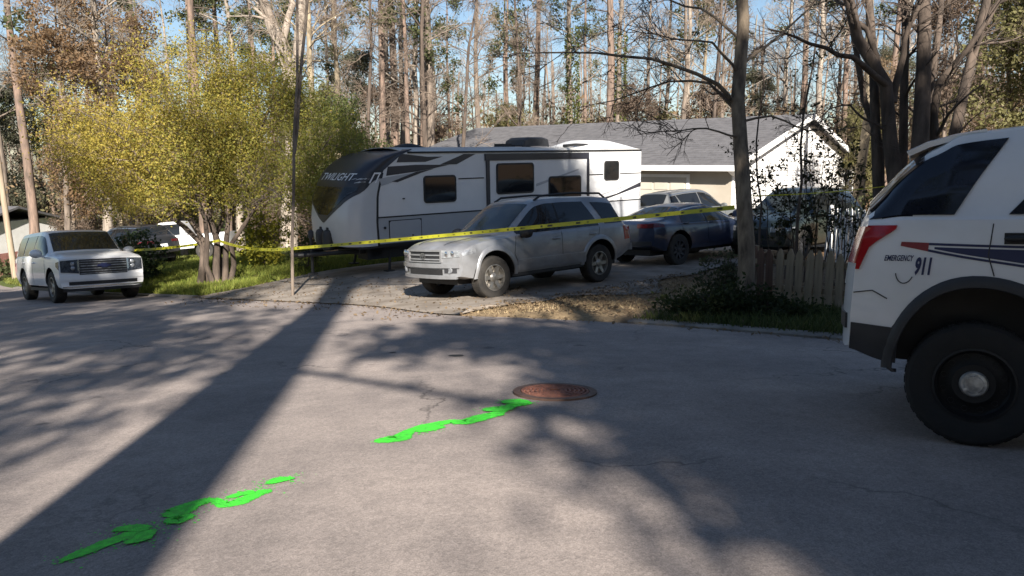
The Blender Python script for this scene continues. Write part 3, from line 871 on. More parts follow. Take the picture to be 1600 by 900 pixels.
# ---- silver sport utility vehicle
def silver_suv():
    c = Car(dict(Lf=2.28, Lr=-2.50, W=0.945, kf=0.20, kr=0.12, rk=0.10, rrk=0.16, wheels=(1.395, -1.395), wr=0.385, ww=0.265,
        zb=[(-2.5, .58), (-2.1, .44), (-1.9, .40), (1.8, .40), (2.0, .40), (2.28, .46)],
        zs=[(-2.5, 1.05), (-2.3, 1.13), (-1, 1.12), (.9, 1.09), (1.5, 1.05), (2.0, 1.0), (2.2, .93), (2.28, .86)],
        zt=[(-2.5, 1.13), (-2.44, 1.22), (-2.16, 1.64), (-2.06, 1.70), (-1.6, 1.745), (-.6, 1.765), (-.1, 1.755), (.16, 1.71), (.30, 1.63), (.98, 1.14), (1.06, 1.12), (1.5, 1.10), (2.0, 1.04), (2.2, .97), (2.28, .89)],
        w=[(-2.5, .88), (-2.2, .93), (-1.4, .945), (1.4, .945), (2.0, .93), (2.28, .90)],
        wt=[(-2.5, .74), (-2.06, .67), (-.5, .68), (.2, .66), (.98, .74), (2.28, .76)]))
    r = empty('parked_suv', label='dusty silver sport utility vehicle parked beside the camper trailer, yellow tape across its windows', cat='suv')
    common(c, r, M['silver'], dict(rim='alloy', spokes=6, hub='alloy'), arch=0.475)
    c.top_patch(.93, .25, off=0.008, edge=0.06).build('windshield', M['screen_glass'], r, sm=40)
    c.top_patch(-2.14, -2.42, off=0.008, edge=0.07).build('rear_window', M['glass'], r, sm=40)
    ztop = lambda x: float(c.g('zt', x)) - 0.105
    zbel = lambda x: float(c.g('zs', x)) + 0.035
    for sd in (-1, 1):
        c.side_patch(.80, -.30, zbel, lambda x: max(zbel(x) + 0.01, ztop(x)), sd, 0.010, 20, 8).build('side_window', M['glass'], r, sm=40)
        c.side_patch(-.345, lambda v: -1.42 + .28 * v, zbel, ztop, sd, 0.010).build('side_window', M['glass'], r, sm=40)
        c.side_patch(lambda v: -1.62 + .24 * v, lambda v: -2.32 + .22 * v, lambda x: zbel(x) + .02, lambda x: ztop(x) - .02, sd, 0.010).build('quarter_window', M['glass'], r, sm=40)
        p = MB(); c_ = c
        x0 = -.3225
        c.side_patch(-.30, -.345, zbel, ztop, sd, 0.013, 2, 6).build('window_pillar', M['black'], r)
        seams(r, c, [[(.86, 1.09), (.92, .78), (.80, .52)], [(-.32, 1.11), (-.32, .50)], [(-1.42, 1.12), (-1.36, .95), (-1.02, .70), (-.98, .5)]], sd, M['black'])
        c.side_patch(.86, -.96, .455, .66, sd, 0.022, 18, 5, 0.03).build('door_cladding', M['silver'], r, sm=40)
        c.side_patch(.95, -.95, .36, .43, sd, -0.02, 12, 2, 0.05).build('running_board', M['dkplastic'], r, sm=40)
        handle(r, c, -.16, .98, sd, M['silver']); handle(r, c, -1.20, 1.0, sd, M['silver'])
        mirror(r, .70, sd * .885, 1.14, sd, M['black'], 1.15)
        # flared wheel arches
        for wx in c.wheels:
            fl = MB(); P = []
            for a in np.linspace(rad(-14), rad(194), 30):
                P.append([c.spt(wx + rr_ * math.cos(a), max(.4, .405 + rr_ * math.sin(a)), sd, of) for rr_, of in ((.472, .026), (.53, .026), (.56, .004))])
            fl.slab(P if sd > 0 else P[::-1], 0.02); fl.build('wheel_arch', M['silver'], r, sm=50)
        rail = MB(); zz = lambda x: float(c.g('zt', x))
        rail.tube([(.05, sd * .58, zz(.05) - .01), (-.12, sd * .58, 1.80), (-1.0, sd * .60, 1.825), (-1.8, sd * .59, 1.795), (-1.95, sd * .59, zz(-1.95) - .01)], .022, 8)
        rail.build('roof_rail', M['black'], r, sm=50)
        # headlamp wraps the corner
        hl = c.front_patch(sd * .50, sd * .86, lambda y: .80 + .05 * (abs(y) - .5), lambda y: .935 - .02 * (abs(y) - .5), .012, 10, 4)
        hs = c.side_patch(2.27, 1.93, lambda x: .83 + .10 * (2.27 - x), lambda x: .925 + .05 * (2.27 - x), sd, .008, 8, 4)
        hl.add(hs.v, hs.f); h = hl.build('headlight', M['lens'], r, sm=50)
        bl = MB()
        for yy, zz_ in ((.60, .868), (.73, .872)):
            p = c.fpt(sd * yy, zz_, .018); bl.lathe([(.052, 0), (.045, .006), (.02, .012), (.001, .013)], 14, 'x', p)
        bl.build('bulb_reflector', M['chrome'], h, sm=50)
        fg = MB(); p = c.fpt(sd * .66, .59, .0); fg.lathe([(.062, -.02), (.062, .016), (.05, .018), (.001, .01)], 16, 'x', p); 
        c.front_patch(sd * .55, sd * .80, .535, .645, .008, 8, 3).build('fog_lamp_recess', M['dkplastic'], r, sm=40)
        fg.build('fog_lamp', M['lens'], r, sm=40)
        tl = c.side_patch(-2.47, -2.28, .82, 1.10, sd, .008, 6, 5); tr = c.front_patch(sd * .66, sd * .88, .80, 1.08, .01, 5, 5, rear=True); tl.add(tr.v, tr.f)
        tl.build('tail_light', M['red_lens'], r, sm=40)
    # nose
    c.front_patch(-.47, .47, .735, .915, .006, 12, 4).build('grille_recess', M['black'], r, sm=40)
    for z0 in (.775, .85):
        c.front_patch(-.45, .45, z0 - .012, z0 + .012, .024, 12, 2).build('grille_bar', M['silver'], r, sm=40)
    g = MB()
    for y0, y1, z0, z1 in ((-.50, .50, .912, .945), (-.50, .50, .722, .742)):
        q = c.front_patch(y0, y1, z0, z1, .03, 12, 2); g.add(q.v, q.f)
    for sd in (-1, 1):
        q = c.front_patch(sd * .47, sd * .505, .73, .94, .03, 2, 4); g.add(q.v, q.f)
    g.build('grille_frame', M['silver'], r, sm=40)
    e = MB(); p0 = c.fpt(0, .83, .035)
    for (rx, rz, dz) in ((.085, .058, 0),):
        e.add([(p0[0], rx * math.cos(t), p0[2] + rz * math.sin(t)) for t in np.linspace(0, 2 * math.pi, 25)[:-1]] + [(p0[0], rx * .78 * math.cos(t), p0[2] + rz * .74 * math.sin(t)) for t in np.linspace(0, 2 * math.pi, 25)[:-1]],
              [(i, (i + 1) % 24, 24 + (i + 1) % 24, 24 + i) for i in range(24)])
        e.add([(p0[0] + .001, .06 * math.cos(t), p0[2] + .016 + .022 * math.sin(t)) for t in np.linspace(0, 2 * math.pi, 17)[:-1]] + [(p0[0] + .001, .042 * math.cos(t), p0[2] + .016 + .012 * math.sin(t)) for t in np.linspace(0, 2 * math.pi, 17)[:-1]],
              [(i, (i + 1) % 16, 16 + (i + 1) % 16, 16 + i) for i in range(16)])
        e.add([(p0[0] + .002, .024 * math.cos(t), p0[2] - .005 + .045 * math.sin(t)) for t in np.linspace(0, 2 * math.pi, 17)[:-1]] + [(p0[0] + .002, .013 * math.cos(t), p0[2] - .005 + .034 * math.sin(t)) for t in np.linspace(0, 2 * math.pi, 17)[:-1]],
              [(i, (i + 1) % 16, 16 + (i + 1) % 16, 16 + i) for i in range(16)])
    e.build('emblem', M['chrome'], r)
    c.front_patch(-.50, .50, .50, .60, .006, 10, 3).build('bumper_intake', M['black'], r, sm=40)
    c.front_patch(-.86, .86, .625, .70, .030, 20, 3, .06).build('bumper', M['silver'], r, sm=40)
    c.front_patch(-.80, .80, .43, .487, .022, 20, 3, .06).build('bumper_lip', M['silver'], r, sm=40)
    c.front_patch(-.16, .16, .55, .66, .035, 2, 2, .01, rear=True).build('license_plate', M['plate'], r)
    c.front_patch(-.88, .88, .58, .72, .05, 16, 3, .08, rear=True).build('rear_bumper', M['silver'], r, sm=40)
    hd = MB(); 
    for sd in (-1, 1):
        P = [[(x, sd * (.40 + .12 * (2.0 - x) / 1.0 + dy), c.top_z(x, .45) + .006) for dy in (-.008, .008)] for x in np.linspace(2.1, 1.1, 12)]
        hd.slab(P if sd > 0 else P[::-1], .004)
    hd.build('hood_crease_shade', M['dkplastic'], r)  # dark strips paint in the shade line of the hood creases
    uv = MB(); uv.box(-2.2, 2.0, -.6, .6, .30, .45); uv.build('underbody', M['black'], r)
    place(r, .16, 15.22, rad(221.5), base=1.39)
    return r
silver_suv()

# ---- big white sport utility vehicle on the left
def white_suv():
    c = Car(dict(Lf=2.40, Lr=-2.74, W=1.02, kf=0.16, kr=0.10, rk=0.05, rrk=0.08, wheels=(1.475, -1.475), wr=0.41, ww=0.275,
        zb=[(-2.74, .55), (-2.2, .42), (2.0, .40), (2.40, .36)],
        zs=[(-2.74, 1.15), (-2.4, 1.20), (1, 1.19), (1.7, 1.17), (2.25, 1.13), (2.40, 1.08)],
        zt=[(-2.74, 1.24), (-2.70, 1.40), (-2.52, 1.80), (-2.4, 1.85), (-1.5, 1.88), (0, 1.885), (.30, 1.85), (.45, 1.78), (1.08, 1.30), (1.16, 1.27), (1.7, 1.25), (2.2, 1.19), (2.36, 1.14), (2.40, 1.10)],
        w=[(-2.74, .96), (-2.3, 1.0), (-1.4, 1.02), (1.6, 1.02), (2.1, 1.0), (2.40, .985)],
        wt=[(-2.74, .80), (-2.4, .76), (0, .78), (.4, .77), (1.08, .84), (2.40, .88)]))
    r = empty('parked_suv', label='large white sport utility vehicle facing the viewer on the left side of the road', cat='suv')
    common(c, r, M['white_paint'], dict(rim='alloy', spokes=5, hub='alloy'), arch=0.485)
    c.top_patch(1.05, .38, off=0.008, edge=0.05).build('windshield', M['screen_glass'], r, sm=40)
    rm = MB(); rm.box(.50, .53, -.12, .12, 1.665, 1.72); rm.build('rear_view_mirror', M['dkplastic'], r)
    c.top_patch(-2.54, -2.70, off=0.008, edge=0.06).build('rear_window', M['glass'], r, sm=40)
    ztop = lambda x: float(c.g('zt', x)) - 0.12; zbel = lambda x: float(c.g('zs', x)) + 0.04
    for sd in (-1, 1):
        c.side_patch(.92, -.25, zbel, lambda x: max(zbel(x) + .01, ztop(x)), sd, .010, 20, 8).build('side_window', M['glass'], r, sm=40)
        c.side_patch(-.33, -1.32, zbel, ztop, sd, .010).build('side_window', M['glass'], r, sm=40)
        c.side_patch(lambda v: -1.44, lambda v: -2.52 + .10 * v, zbel, ztop, sd, .010).build('quarter_window', M['glass'], r, sm=40)
        seams(r, c, [[(1.0, 1.19), (1.0, .5)], [(-.29, 1.19), (-.29, .48)], [(-1.38, 1.2), (-1.30, .9), (-1.0, .7), (-.98, .48)]], sd, M['dkplastic'])
        handle(r, c, -.12, 1.04, sd, M['white_paint']); handle(r, c, -1.18, 1.05, sd, M['white_paint'])
        mirror(r, .78, sd * .96, 1.28, sd, M['white_paint'], 1.35)
        c.side_patch(.95, -.95, .30, .38, sd, -.01, 12, 2, .1).build('running_board', M['black'], r, sm=40)
        hl = c.front_patch(sd * .57, sd * .955, lambda y: .74 + .10 * (abs(y) - .57), lambda y: 1.085 - .05 * (abs(y) - .57), .012, 10, 5)
        hs = c.side_patch(2.39, 2.14, lambda x: .84 + .35 * (2.39 - x), lambda x: 1.05 - .1 * (2.39 - x), sd, .008, 6, 4); hl.add(hs.v, hs.f)
        h = hl.build('headlight', M['lens_dark'], r, sm=50)
        q = MB()
        for yy, z in ((.70, .985), (.70, .875)):
            p = c.fpt(sd * yy, z, .02); q.lathe([(.05, 0), (.04, .008), (.001, .012)], 12, 'x', p)
        q.build('bulb_reflector', M['lens'], h, sm=50)
        st = c.front_patch(sd * .555, sd * .60, .80, 1.06, .02, 2, 3); st.build('lamp_trim', M['chrome'], r)
        tl = c.side_patch(-2.72, -2.60, .95, 1.6, sd, .008, 4, 8); tl.build('tail_light', M['red_lens'], r, sm=40)
    c.front_patch(-.56, .56, .70, 1.085, .006, 14, 5).build('grille_recess', M['black'], r, sm=40)
    for i, z in enumerate((.73, .79, .85, .98, 1.04)):
        c.front_patch(-.545, .545, z - .009, z + .009, .020, 14, 2).build('grille_bar', M['lens'], r, sm=40)
    c.front_patch(-.54, .54, .905, .932, .028, 14, 2).build('grille_bar', M['lens'], r, sm=40)
    e = MB(); x0 = c.fpt(0, .918, .05)[0]
    V2 = [(-.17, -.028), (-.06, -.028), (-.06, -.055), (.075, -.055), (.075, -.028), (.17, -.028), (.145, .028), (.06, .028), (.06, .055), (-.075, .055), (-.075, .028), (-.145, .028)]
    e.add([(x0 + .012, y, .918 + z) for y, z in V2] + [(x0 - .02, y, .918 + z) for y, z in V2], [tuple(range(12)), tuple(range(12, 24))[::-1]] + [(i, 12 + i, 12 + (i + 1) % 12, (i + 1) % 12) for i in range(12)])
    e.build('emblem', M['navy'], r)
    c.front_patch(-.97, .97, .57, .685, .016, 20, 3, .05).build('bumper', M['white_paint'], r, sm=40)
    c.front_patch(-.80, .80, .45, .535, .012, 16, 3).build('bumper_intake', M['black'], r, sm=40)
    c.front_patch(-.94, .94, .39, .425, .022, 20, 2, .05).build('bumper_lip', M['chrome'], r, sm=40)
    c.front_patch(-.92, .92, .29, .38, -.02, 16, 2, .06).build('air_dam', M['black'], r, sm=40)
    c.front_patch(-.16, .16, .6, .72, .02, 2, 2, .01, rear=True).build('license_plate', M['plate'], r)
    uv = MB(); uv.box(-2.4, 2.1, -.65, .65, .32, .46); uv.build('underbody', M['black'], r)
    place(r, -12.0, 21.0, rad(-46), base=1.47)
    return r
white_suv()

# ---- rounded crossover, used for three dark cars
def crossover(paint, label, x, y, heading, rim='dkplastic', sedan=False):
    spec = (dict(Lf=2.30, Lr=-2.36, W=0.96, kf=0.28, kr=0.20, rk=0.22, rrk=0.22, wheels=(1.40, -1.40), wr=0.375, ww=0.25,
        zb=[(-2.36, .50), (-2.0, .36), (1.9, .34), (2.30, .36)],
        zs=[(-2.36, 1.02), (-2.1, 1.14), (-1, 1.12), (.9, 1.08), (1.5, 1.02), (2.1, .92), (2.30, .80)],
        zt=[(-2.36, 1.10), (-2.28, 1.20), (-1.86, 1.60), (-1.70, 1.66), (-1.0, 1.73), (-.2, 1.76), (.2, 1.72), (.45, 1.62), (1.18, 1.16), (1.26, 1.13), (1.7, 1.08), (2.1, .98), (2.25, .88), (2.30, .82)],
        w=[(-2.36, .84), (-2.0, .94), (-1.3, .96), (1.5, .955), (2.0, .92), (2.30, .82)],
        wt=[(-2.36, .66), (-1.7, .60), (-.2, .64), (.3, .62), (1.18, .74), (2.30, .66)]))
    if sedan:
        spec.update(zs=[(-2.36, .92), (-2.1, .99), (-1, .98), (.9, .95), (1.5, .90), (2.1, .80), (2.30, .68)],
            zt=[(-2.36, .99), (-2.3, 1.07), (-1.75, 1.12), (-1.62, 1.15), (-.95, 1.38), (-.5, 1.43), (0, 1.44), (.3, 1.38), (1.15, 1.01), (1.25, .98), (1.7, .94), (2.1, .85), (2.25, .76), (2.30, .70)],
            wt=[(-2.36, .70), (-1.7, .70), (-.9, .58), (-.2, .60), (.3, .60), (1.18, .72), (2.30, .64)], rrk=.10)
    c = Car(spec)
    r = empty('parked_car', label=label, cat='car')
    common(c, r, paint, dict(rim=rim, spokes=9), arch=0.455)
    c.top_patch(1.11 if sedan else 1.13, .36, off=.008, edge=.06).build('windshield', M['screen_glass'], r, sm=40)
    c.top_patch(-1.0 if sedan else -1.82, -1.60 if sedan else -2.24, off=.008, edge=.05).build('rear_window', M['glass'], r, sm=40)
    ztop = lambda x: max(float(c.g('zs', x)) + .045, float(c.g('zt', x)) - .115); zbel = lambda x: float(c.g('zs', x)) + .04
    for sd in (-1, 1):
        c.side_patch(.98, -.28, zbel, lambda x: max(zbel(x) + .01, ztop(x)), sd, .010, 20, 8).build('side_window', M['glass'], r, sm=40)
        c.side_patch(-.34, lambda v: -1.30 - (-.18 if sedan else .12) * v, zbel, ztop, sd, .010).build('side_window', M['glass'], r, sm=40)
        if not sedan: c.side_patch(-1.46, lambda v: -1.98 + .2 * v, lambda x: zbel(x) + .03, ztop, sd, .010, 8, 6).build('quarter_window', M['glass'], r, sm=40)
        tr = MB(); P = [[c.spt(x, float(c.g('zt', x)) - .085 + d, sd, .014) for d in (0, .022)] for x in np.linspace(.55, -1.0 if sedan else -1.75, 24)]
        tr.slab(P if sd < 0 else P[::-1], .01); tr.build('window_trim', M['chrome'], r, sm=40)
        seams(r, c, [[(1.0, 1.07), (1.0, .5)], [(-.31, 1.1), (-.31, .45)], [(-1.4, 1.12), (-1.28, .85), (-.98, .65), (-.95, .45)]], sd, M['black'])
        handle(r, c, -.14, .98, sd, paint); handle(r, c, -1.15, 1.0, sd, paint)
        mirror(r, .80, sd * .90, 1.14, sd, paint, 1.1)
        h = c.front_patch(sd * .48, sd * .78, .72, .84, .012, 8, 3); hs = c.side_patch(2.28, 2.02, .76, lambda x: .82 + .15 * (2.28 - x), sd, .008, 5, 3); h.add(hs.v, hs.f)
        h.build('headlight', M['lens'], r, sm=40)
        t = c.front_patch(sd * .42, sd * .82, .93, 1.03, .012, 8, 3, rear=True); ts = c.side_patch(-2.33, -2.05, .95, 1.04, sd, .008, 5, 3); t.add(ts.v, ts.f)
        t.build('tail_light', M['red_dark'], r, sm=40)
    c.front_patch(-.42, .42, .56, .80, .008, 10, 4).build('grille', M['black'], r, sm=40)
    c.front_patch(-.65, .65, .42, .52, .008, 12, 3).build('bumper_intake', M['black'], r, sm=40)
    c.front_patch(-.78, .78, .52, .62, .012, 14, 3, rear=True).build('rear_bumper', M['dkplastic'], r, sm=40)
    c.front_patch(-.17, .17, .74, .87, .02, 2, 2, .01, rear=True).build('license_plate', M['plate'], r)
    uv = MB(); uv.box(-2.1, 2.0, -.6, .6, .26, .40); uv.build('underbody', M['black'], r)
    place(r, x, y, heading, base=1.4)
    return r
crossover(M['blue_paint'], 'dark blue sedan parked nose to the house in shade just behind the silver vehicle', 4.5, 19.85, rad(40), sedan=True)
crossover(M['grey_paint'], 'grey crossover parked by the garage just past the tail of the camper trailer', 6.3, 27.6, rad(40), rim='alloy')
g_ = crossover(M['green_paint'], 'dark green vehicle in deep shade below the bright white gable', 7.7, 20.7, rad(222))
d_ = crossover(M['black_paint'], 'black car half hidden behind the dark green shrub near the white vehicle', *spot(207, 33)[:2], rad(150))

# ---- white patrol vehicle on the right, seen from its rear quarter
def patrol_suv():
    c = Car(dict(Lf=2.36, Lr=-2.15, W=1.0, kf=0.20, kr=0.10, rk=0.10, rrk=0.38, rp=2.0, wheels=(1.43, -1.43), wr=0.340, ww=0.24, archz=0.405,
        zb=[(-2.15, .50), (-2.0, .44), (-1.85, .42), (1.9, .36), (2.36, .40)],
        zs=[(-2.15, 1.22), (-2.0, 1.245), (-1, 1.24), (.9, 1.16), (1.6, 1.10), (2.2, 1.0), (2.36, .90)],
        zt=[(-2.15, 1.26), (-2.13, 1.42), (-2.07, 1.58), (-1.98, 1.66), (-1.65, 1.735), (-1.0, 1.79), (-.4, 1.80), (.2, 1.77), (.5, 1.68), (1.3, 1.24), (1.4, 1.20), (1.9, 1.12), (2.25, 1.02), (2.36, .93)],
        w=[(-2.15, .965), (-2.0, .985), (-1.7, .995), (-1.2, 1.0), (1.4, 1.0), (2.0, .96), (2.36, .86)],
        wt=[(-2.15, .80), (-2.0, .77), (-1.3, .755), (-.3, .73), (.4, .70), (1.3, .78), (2.36, .74)]))
    r = empty('patrol_suv', label='white patrol vehicle with red and navy stripes and 911 lettering, cut off at right', cat='police car')
    common(c, r, M['police_white'], dict(rim='steel_black', spokes=10, hub='hub_metal', rr=0.60, tyre='rubber_black'), arch=0.475)
    bd = [o for o in r.children if o.name.startswith('body')][0].data
    bd.materials.append(M['police_glass']); gi = len(bd.materials) - 1
    for p in bd.polygons:
        if 1.285 < p.center.z < 1.60 and p.center.x < -1.76: p.material_index = gi
    c.top_patch(1.26, .42, off=.008, edge=.06).build('windshield', M['screen_glass'], r, sm=40)
    ztop = lambda x: float(c.g('zt', x)) - .10; zbel = lambda x: float(c.g('zs', x)) + .03
    rw = c.top_patch(-1.98, -2.147, off=.012, edge=-.02, nx=10); rw.build('rear_window', M['police_glass'], r, sm=40)
    for sd in (-1, 1):
        # quarter glass: wraps to the rear window, front edge slants forward and up
        q = c.side_patch(lambda v: -1.58 + .28 * v, lambda v: -2.148 + .075 * v, zbel, lambda x: ztop(x) + .03, sd, .010, 22, 12)
        q.build('quarter_window', M['police_glass'], r, sm=40)
        c.side_patch(-.02, lambda v: -1.30 + .34 * v, zbel, ztop, sd, .010, 14, 10).build('side_window', M['police_glass'], r, sm=40)
        c.side_patch(1.0, .08, zbel, lambda x: max(zbel(x) + .01, ztop(x)), sd, .010, 18, 8).build('side_window', M['police_glass'], r, sm=40)
        seams(r, c, [[(-1.37, 1.22), (-1.39, 1.05), (-1.36, .94)], [(.03, 1.2), (.03, .48)]], sd, M['dkplastic'])
        f = MB(); pts = [(-1.86 + .058 * math.cos(a), .965 + .075 * math.sin(a)) for a in np.linspace(rad(195), rad(330), 14)]
        seam(c, f, pts, sd, .006); f.build('fuel_door_seam', M['dkplastic'], r)
        handle(r, c, -1.17, 1.14, sd, M['black'], .28); handle(r, c, .30, 1.04, sd, M['black'], .26)
        bz = MB(); P = []
        P = [[c.spt(x, 1.14 + dz, sd, .006) for dz in (-.03, .0, .03)] for x in np.linspace(-1.32, -1.0, 8)]
        bz.slab(P if sd > 0 else P[::-1], .01) if sd > 0 else bz.slab(P, .01); bz.build('handle_plate', M['black'], r, sm=40)
        mirror(r, .86, sd * .95, 1.22, sd, M['black'], 1.2)
        # plastic lip round each wheel arch
        for wx in c.wheels:
            fl = MB(); P = []
            for a in np.linspace(rad(-20), rad(200), 36):
                P.append([c.spt(wx + rr_ * math.cos(a), max(.40, .405 + rr_ * math.sin(a)), sd, of) for rr_, of in ((.468, .012), (.473, .022), (.515, .022), (.535, .006))])
            fl.slab(P if sd > 0 else P[::-1], .02); fl.build('wheel_arch', M['dkplastic'], r, sm=50)
        # tail lamp: broad top, narrow tail at the corner
        tl = c.side_patch(lambda v: float(np.interp(v, [0, .5, .62, .95, 1], [-2.13, -2.105, -2.08, -1.975, -1.98])), -2.15, .965, 1.215, sd, .014, 10, 14)
        tr = c.front_patch(sd * .74, sd * .97, lambda y: 1.0, 1.21, .014, 6, 5, rear=True); tl.add(tr.v, tr.f)
        tl.build('tail_light', M['red_lens'], r, sm=40)
        # stripes
        L = lambda x, a, b_: a + (b_ - a) * (x + 1.88) / 2.6
        def band(xa, xb, zlo, zhi, name, m):
            c.side_patch(xa, xb, zlo, zhi, sd, .0035, 24, 2, .004).build(name, m, r, sm=40)
        up = lambda x: 1.122 - .03 * (x + 1.91)
        lo = lambda x: 1.098 - .16 * (x + 1.91)
        band(-1.92, -1.73, lambda x: max(lo(x), up(x) - .15), up, 'stripe', M['red_decal'])
        band(-1.73, .9, lambda x: up(x) - .013, up, 'stripe', M['navy'])
        band(-1.73, .9, lambda x: lo(x) - .001, lambda x: lo(x) + .012, 'stripe', M['navy'])
        band(-1.69, .9, lambda x: lo(x) + .020, lambda x: max(lo(x) + .022, up(x) - .022), 'stripe', M['navy'])
        # lettering
        def mp(x0, z0, s_=1.0):
            if sd < 0: return lambda u, v: c.spt(x0 + u * s_, z0 + v, sd, .005)
            return lambda u, v: c.spt(x0 + .42 - u * s_, z0 + v, sd, .005)
        mapped_text('number_lettering', '911', .125, mp(-1.80, .945, .60), M['navy'], r, shear=.12, offset=.006)
        mapped_text('word_lettering', 'EMERGENCY', .044, mp(-2.0, 1.016, .72), M['navy'], r, shear=.1, offset=.001)
        # lower rear bumper, dark
        c.side_patch(-1.88, -2.145, lambda x: float(c.g('zb', x)) + .005, lambda x: .655 - .08 * (x + 2.15), sd, .008, 8, 4).build('bumper_skirt', M['dkplastic'], r, sm=40)
        bs = MB(); seam(c, bs, [(-2.14, .83), (-2.04, .845), (-1.95, .80)], sd, .006); bs.build('bumper_seam', M['dkplastic'], r)
        c.side_patch(.95, -.92, .36, .46, sd, .004, 12, 3).build('rocker_panel', M['dkplastic'], r, sm=40)
        h = c.front_patch(sd * .5, sd * .84, .78, .90, .012, 8, 3); h.build('headlight', M['lens'], r, sm=40)
    c.front_patch(-.86, .86, .61, .70, .012, 16, 3, rear=True).build('rear_bumper', M['dkplastic'], r, sm=40)
    c.front_patch(-.16, .16, .84, .98, .012, 2, 2, .01, rear=True).build('license_plate', M['plate'], r)
    c.front_patch(-.5, .5, .55, .86, .008, 10, 4).build('grille', M['black'], r, sm=40)
    sp = MB(); P = []
    for y in np.linspace(-.70, .70, 15):
        P.append([(x, y, c.top_z(-1.62, y) + .012 - dz) for x, dz in ((-1.40, -.02), (-1.55, .0), (-1.69, .035), (-1.80, .085))])
    sp.slab(P, .03); sp.build('roof_spoiler', M['police_white'], r, sm=40)
    an = MB(); an.lathe([(.035, 0), (.03, .02), (.018, .05), (.001, .055)], 12, 'z', (-1.15, -.30, 1.79)); an.build('roof_antenna', M['black'], r, sm=50)
    uv = MB(); uv.box(-1.75, 2.1, -.6, .6, .30, .45); uv.build('underbody', M['black'], r)
    place(r, 4.24, 4.20, rad(-28), base=1.43)
    return r
patrol_suv()

# ---- white pickup far behind, door open
def pickup():
    c = Car(dict(Lf=2.5, Lr=-2.8, W=0.98, kf=0.10, kr=0.05, rk=0.03, rrk=0.0, wheels=(1.6, -1.7), wr=0.39, ww=0.26,
        zb=[(-2.8, .55), (2.5, .48)], zs=[(-2.8, 1.15), (-.9, 1.15), (.9, 1.14), (2.3, 1.1), (2.5, 1.02)],
        zt=[(-2.8, 1.18), (-.86, 1.18), (-.80, 1.75), (-.7, 1.82), (.2, 1.82), (.45, 1.72), (.95, 1.22), (1.1, 1.19), (2.3, 1.13), (2.5, 1.05)],
        w=[(-2.8, .95), (2.2, .98), (2.5, .93)], wt=[(-2.8, .90), (-.8, .74), (.4, .74), (1, .86), (2.5, .84)]))
    r = empty('pickup_truck', label='white pickup truck far back under the yellow tree with its door standing open', cat='pickup')
    common(c, r, M['white_paint'], dict(rim='alloy', spokes=6), arch=.47)
    c.top_patch(.92, .38, off=.008, edge=.06).build('windshield', M['screen_glass'], r, sm=40)
    for sd in (-1, 1):
        c.side_patch(.80, -.70, 1.19, lambda x: max(1.2, float(c.g('zt', x)) - .12), sd, .01, 16, 6).build('side_window', M['glass'], r, sm=40)
        c.side_patch(.85, -.35, .60, 1.19, sd, .012, 8, 6).build('dark_doorway_patch', M['black'], r, sm=40)  # flat black patch on the flank paints in the dark of the open cab
        c.front_patch(sd * .55, sd * .9, .85, 1.0, .012, 6, 3).build('headlight', M['lens'], r, sm=40)
    c.front_patch(-.5, .5, .75, 1.0, .01, 8, 3).build('grille', M['black'], r)
    d = MB(); d.box(-.03, .03, 0, 1.05, .55, 1.15); d.box(-.02, .02, .08, .14, 1.15, 1.7); d.box(-.02, .02, .9, .97, 1.15, 1.6); d.box(-.02, .02, .08, .97, 1.62, 1.7)
    do = d.build('open_door', M['white_paint'], r); do.location = (.85, .96, .02); do.rotation_euler = (0, 0, rad(-12))
    bd = MB(); bd.box(-2.72, -.95, -.82, .82, 1.0, 1.19); bd.build('bed_liner', M['black'], r)
    x, y, z = spot(272, 36)
    place(r, x, y, rad(186), base=1.6)
pickup()
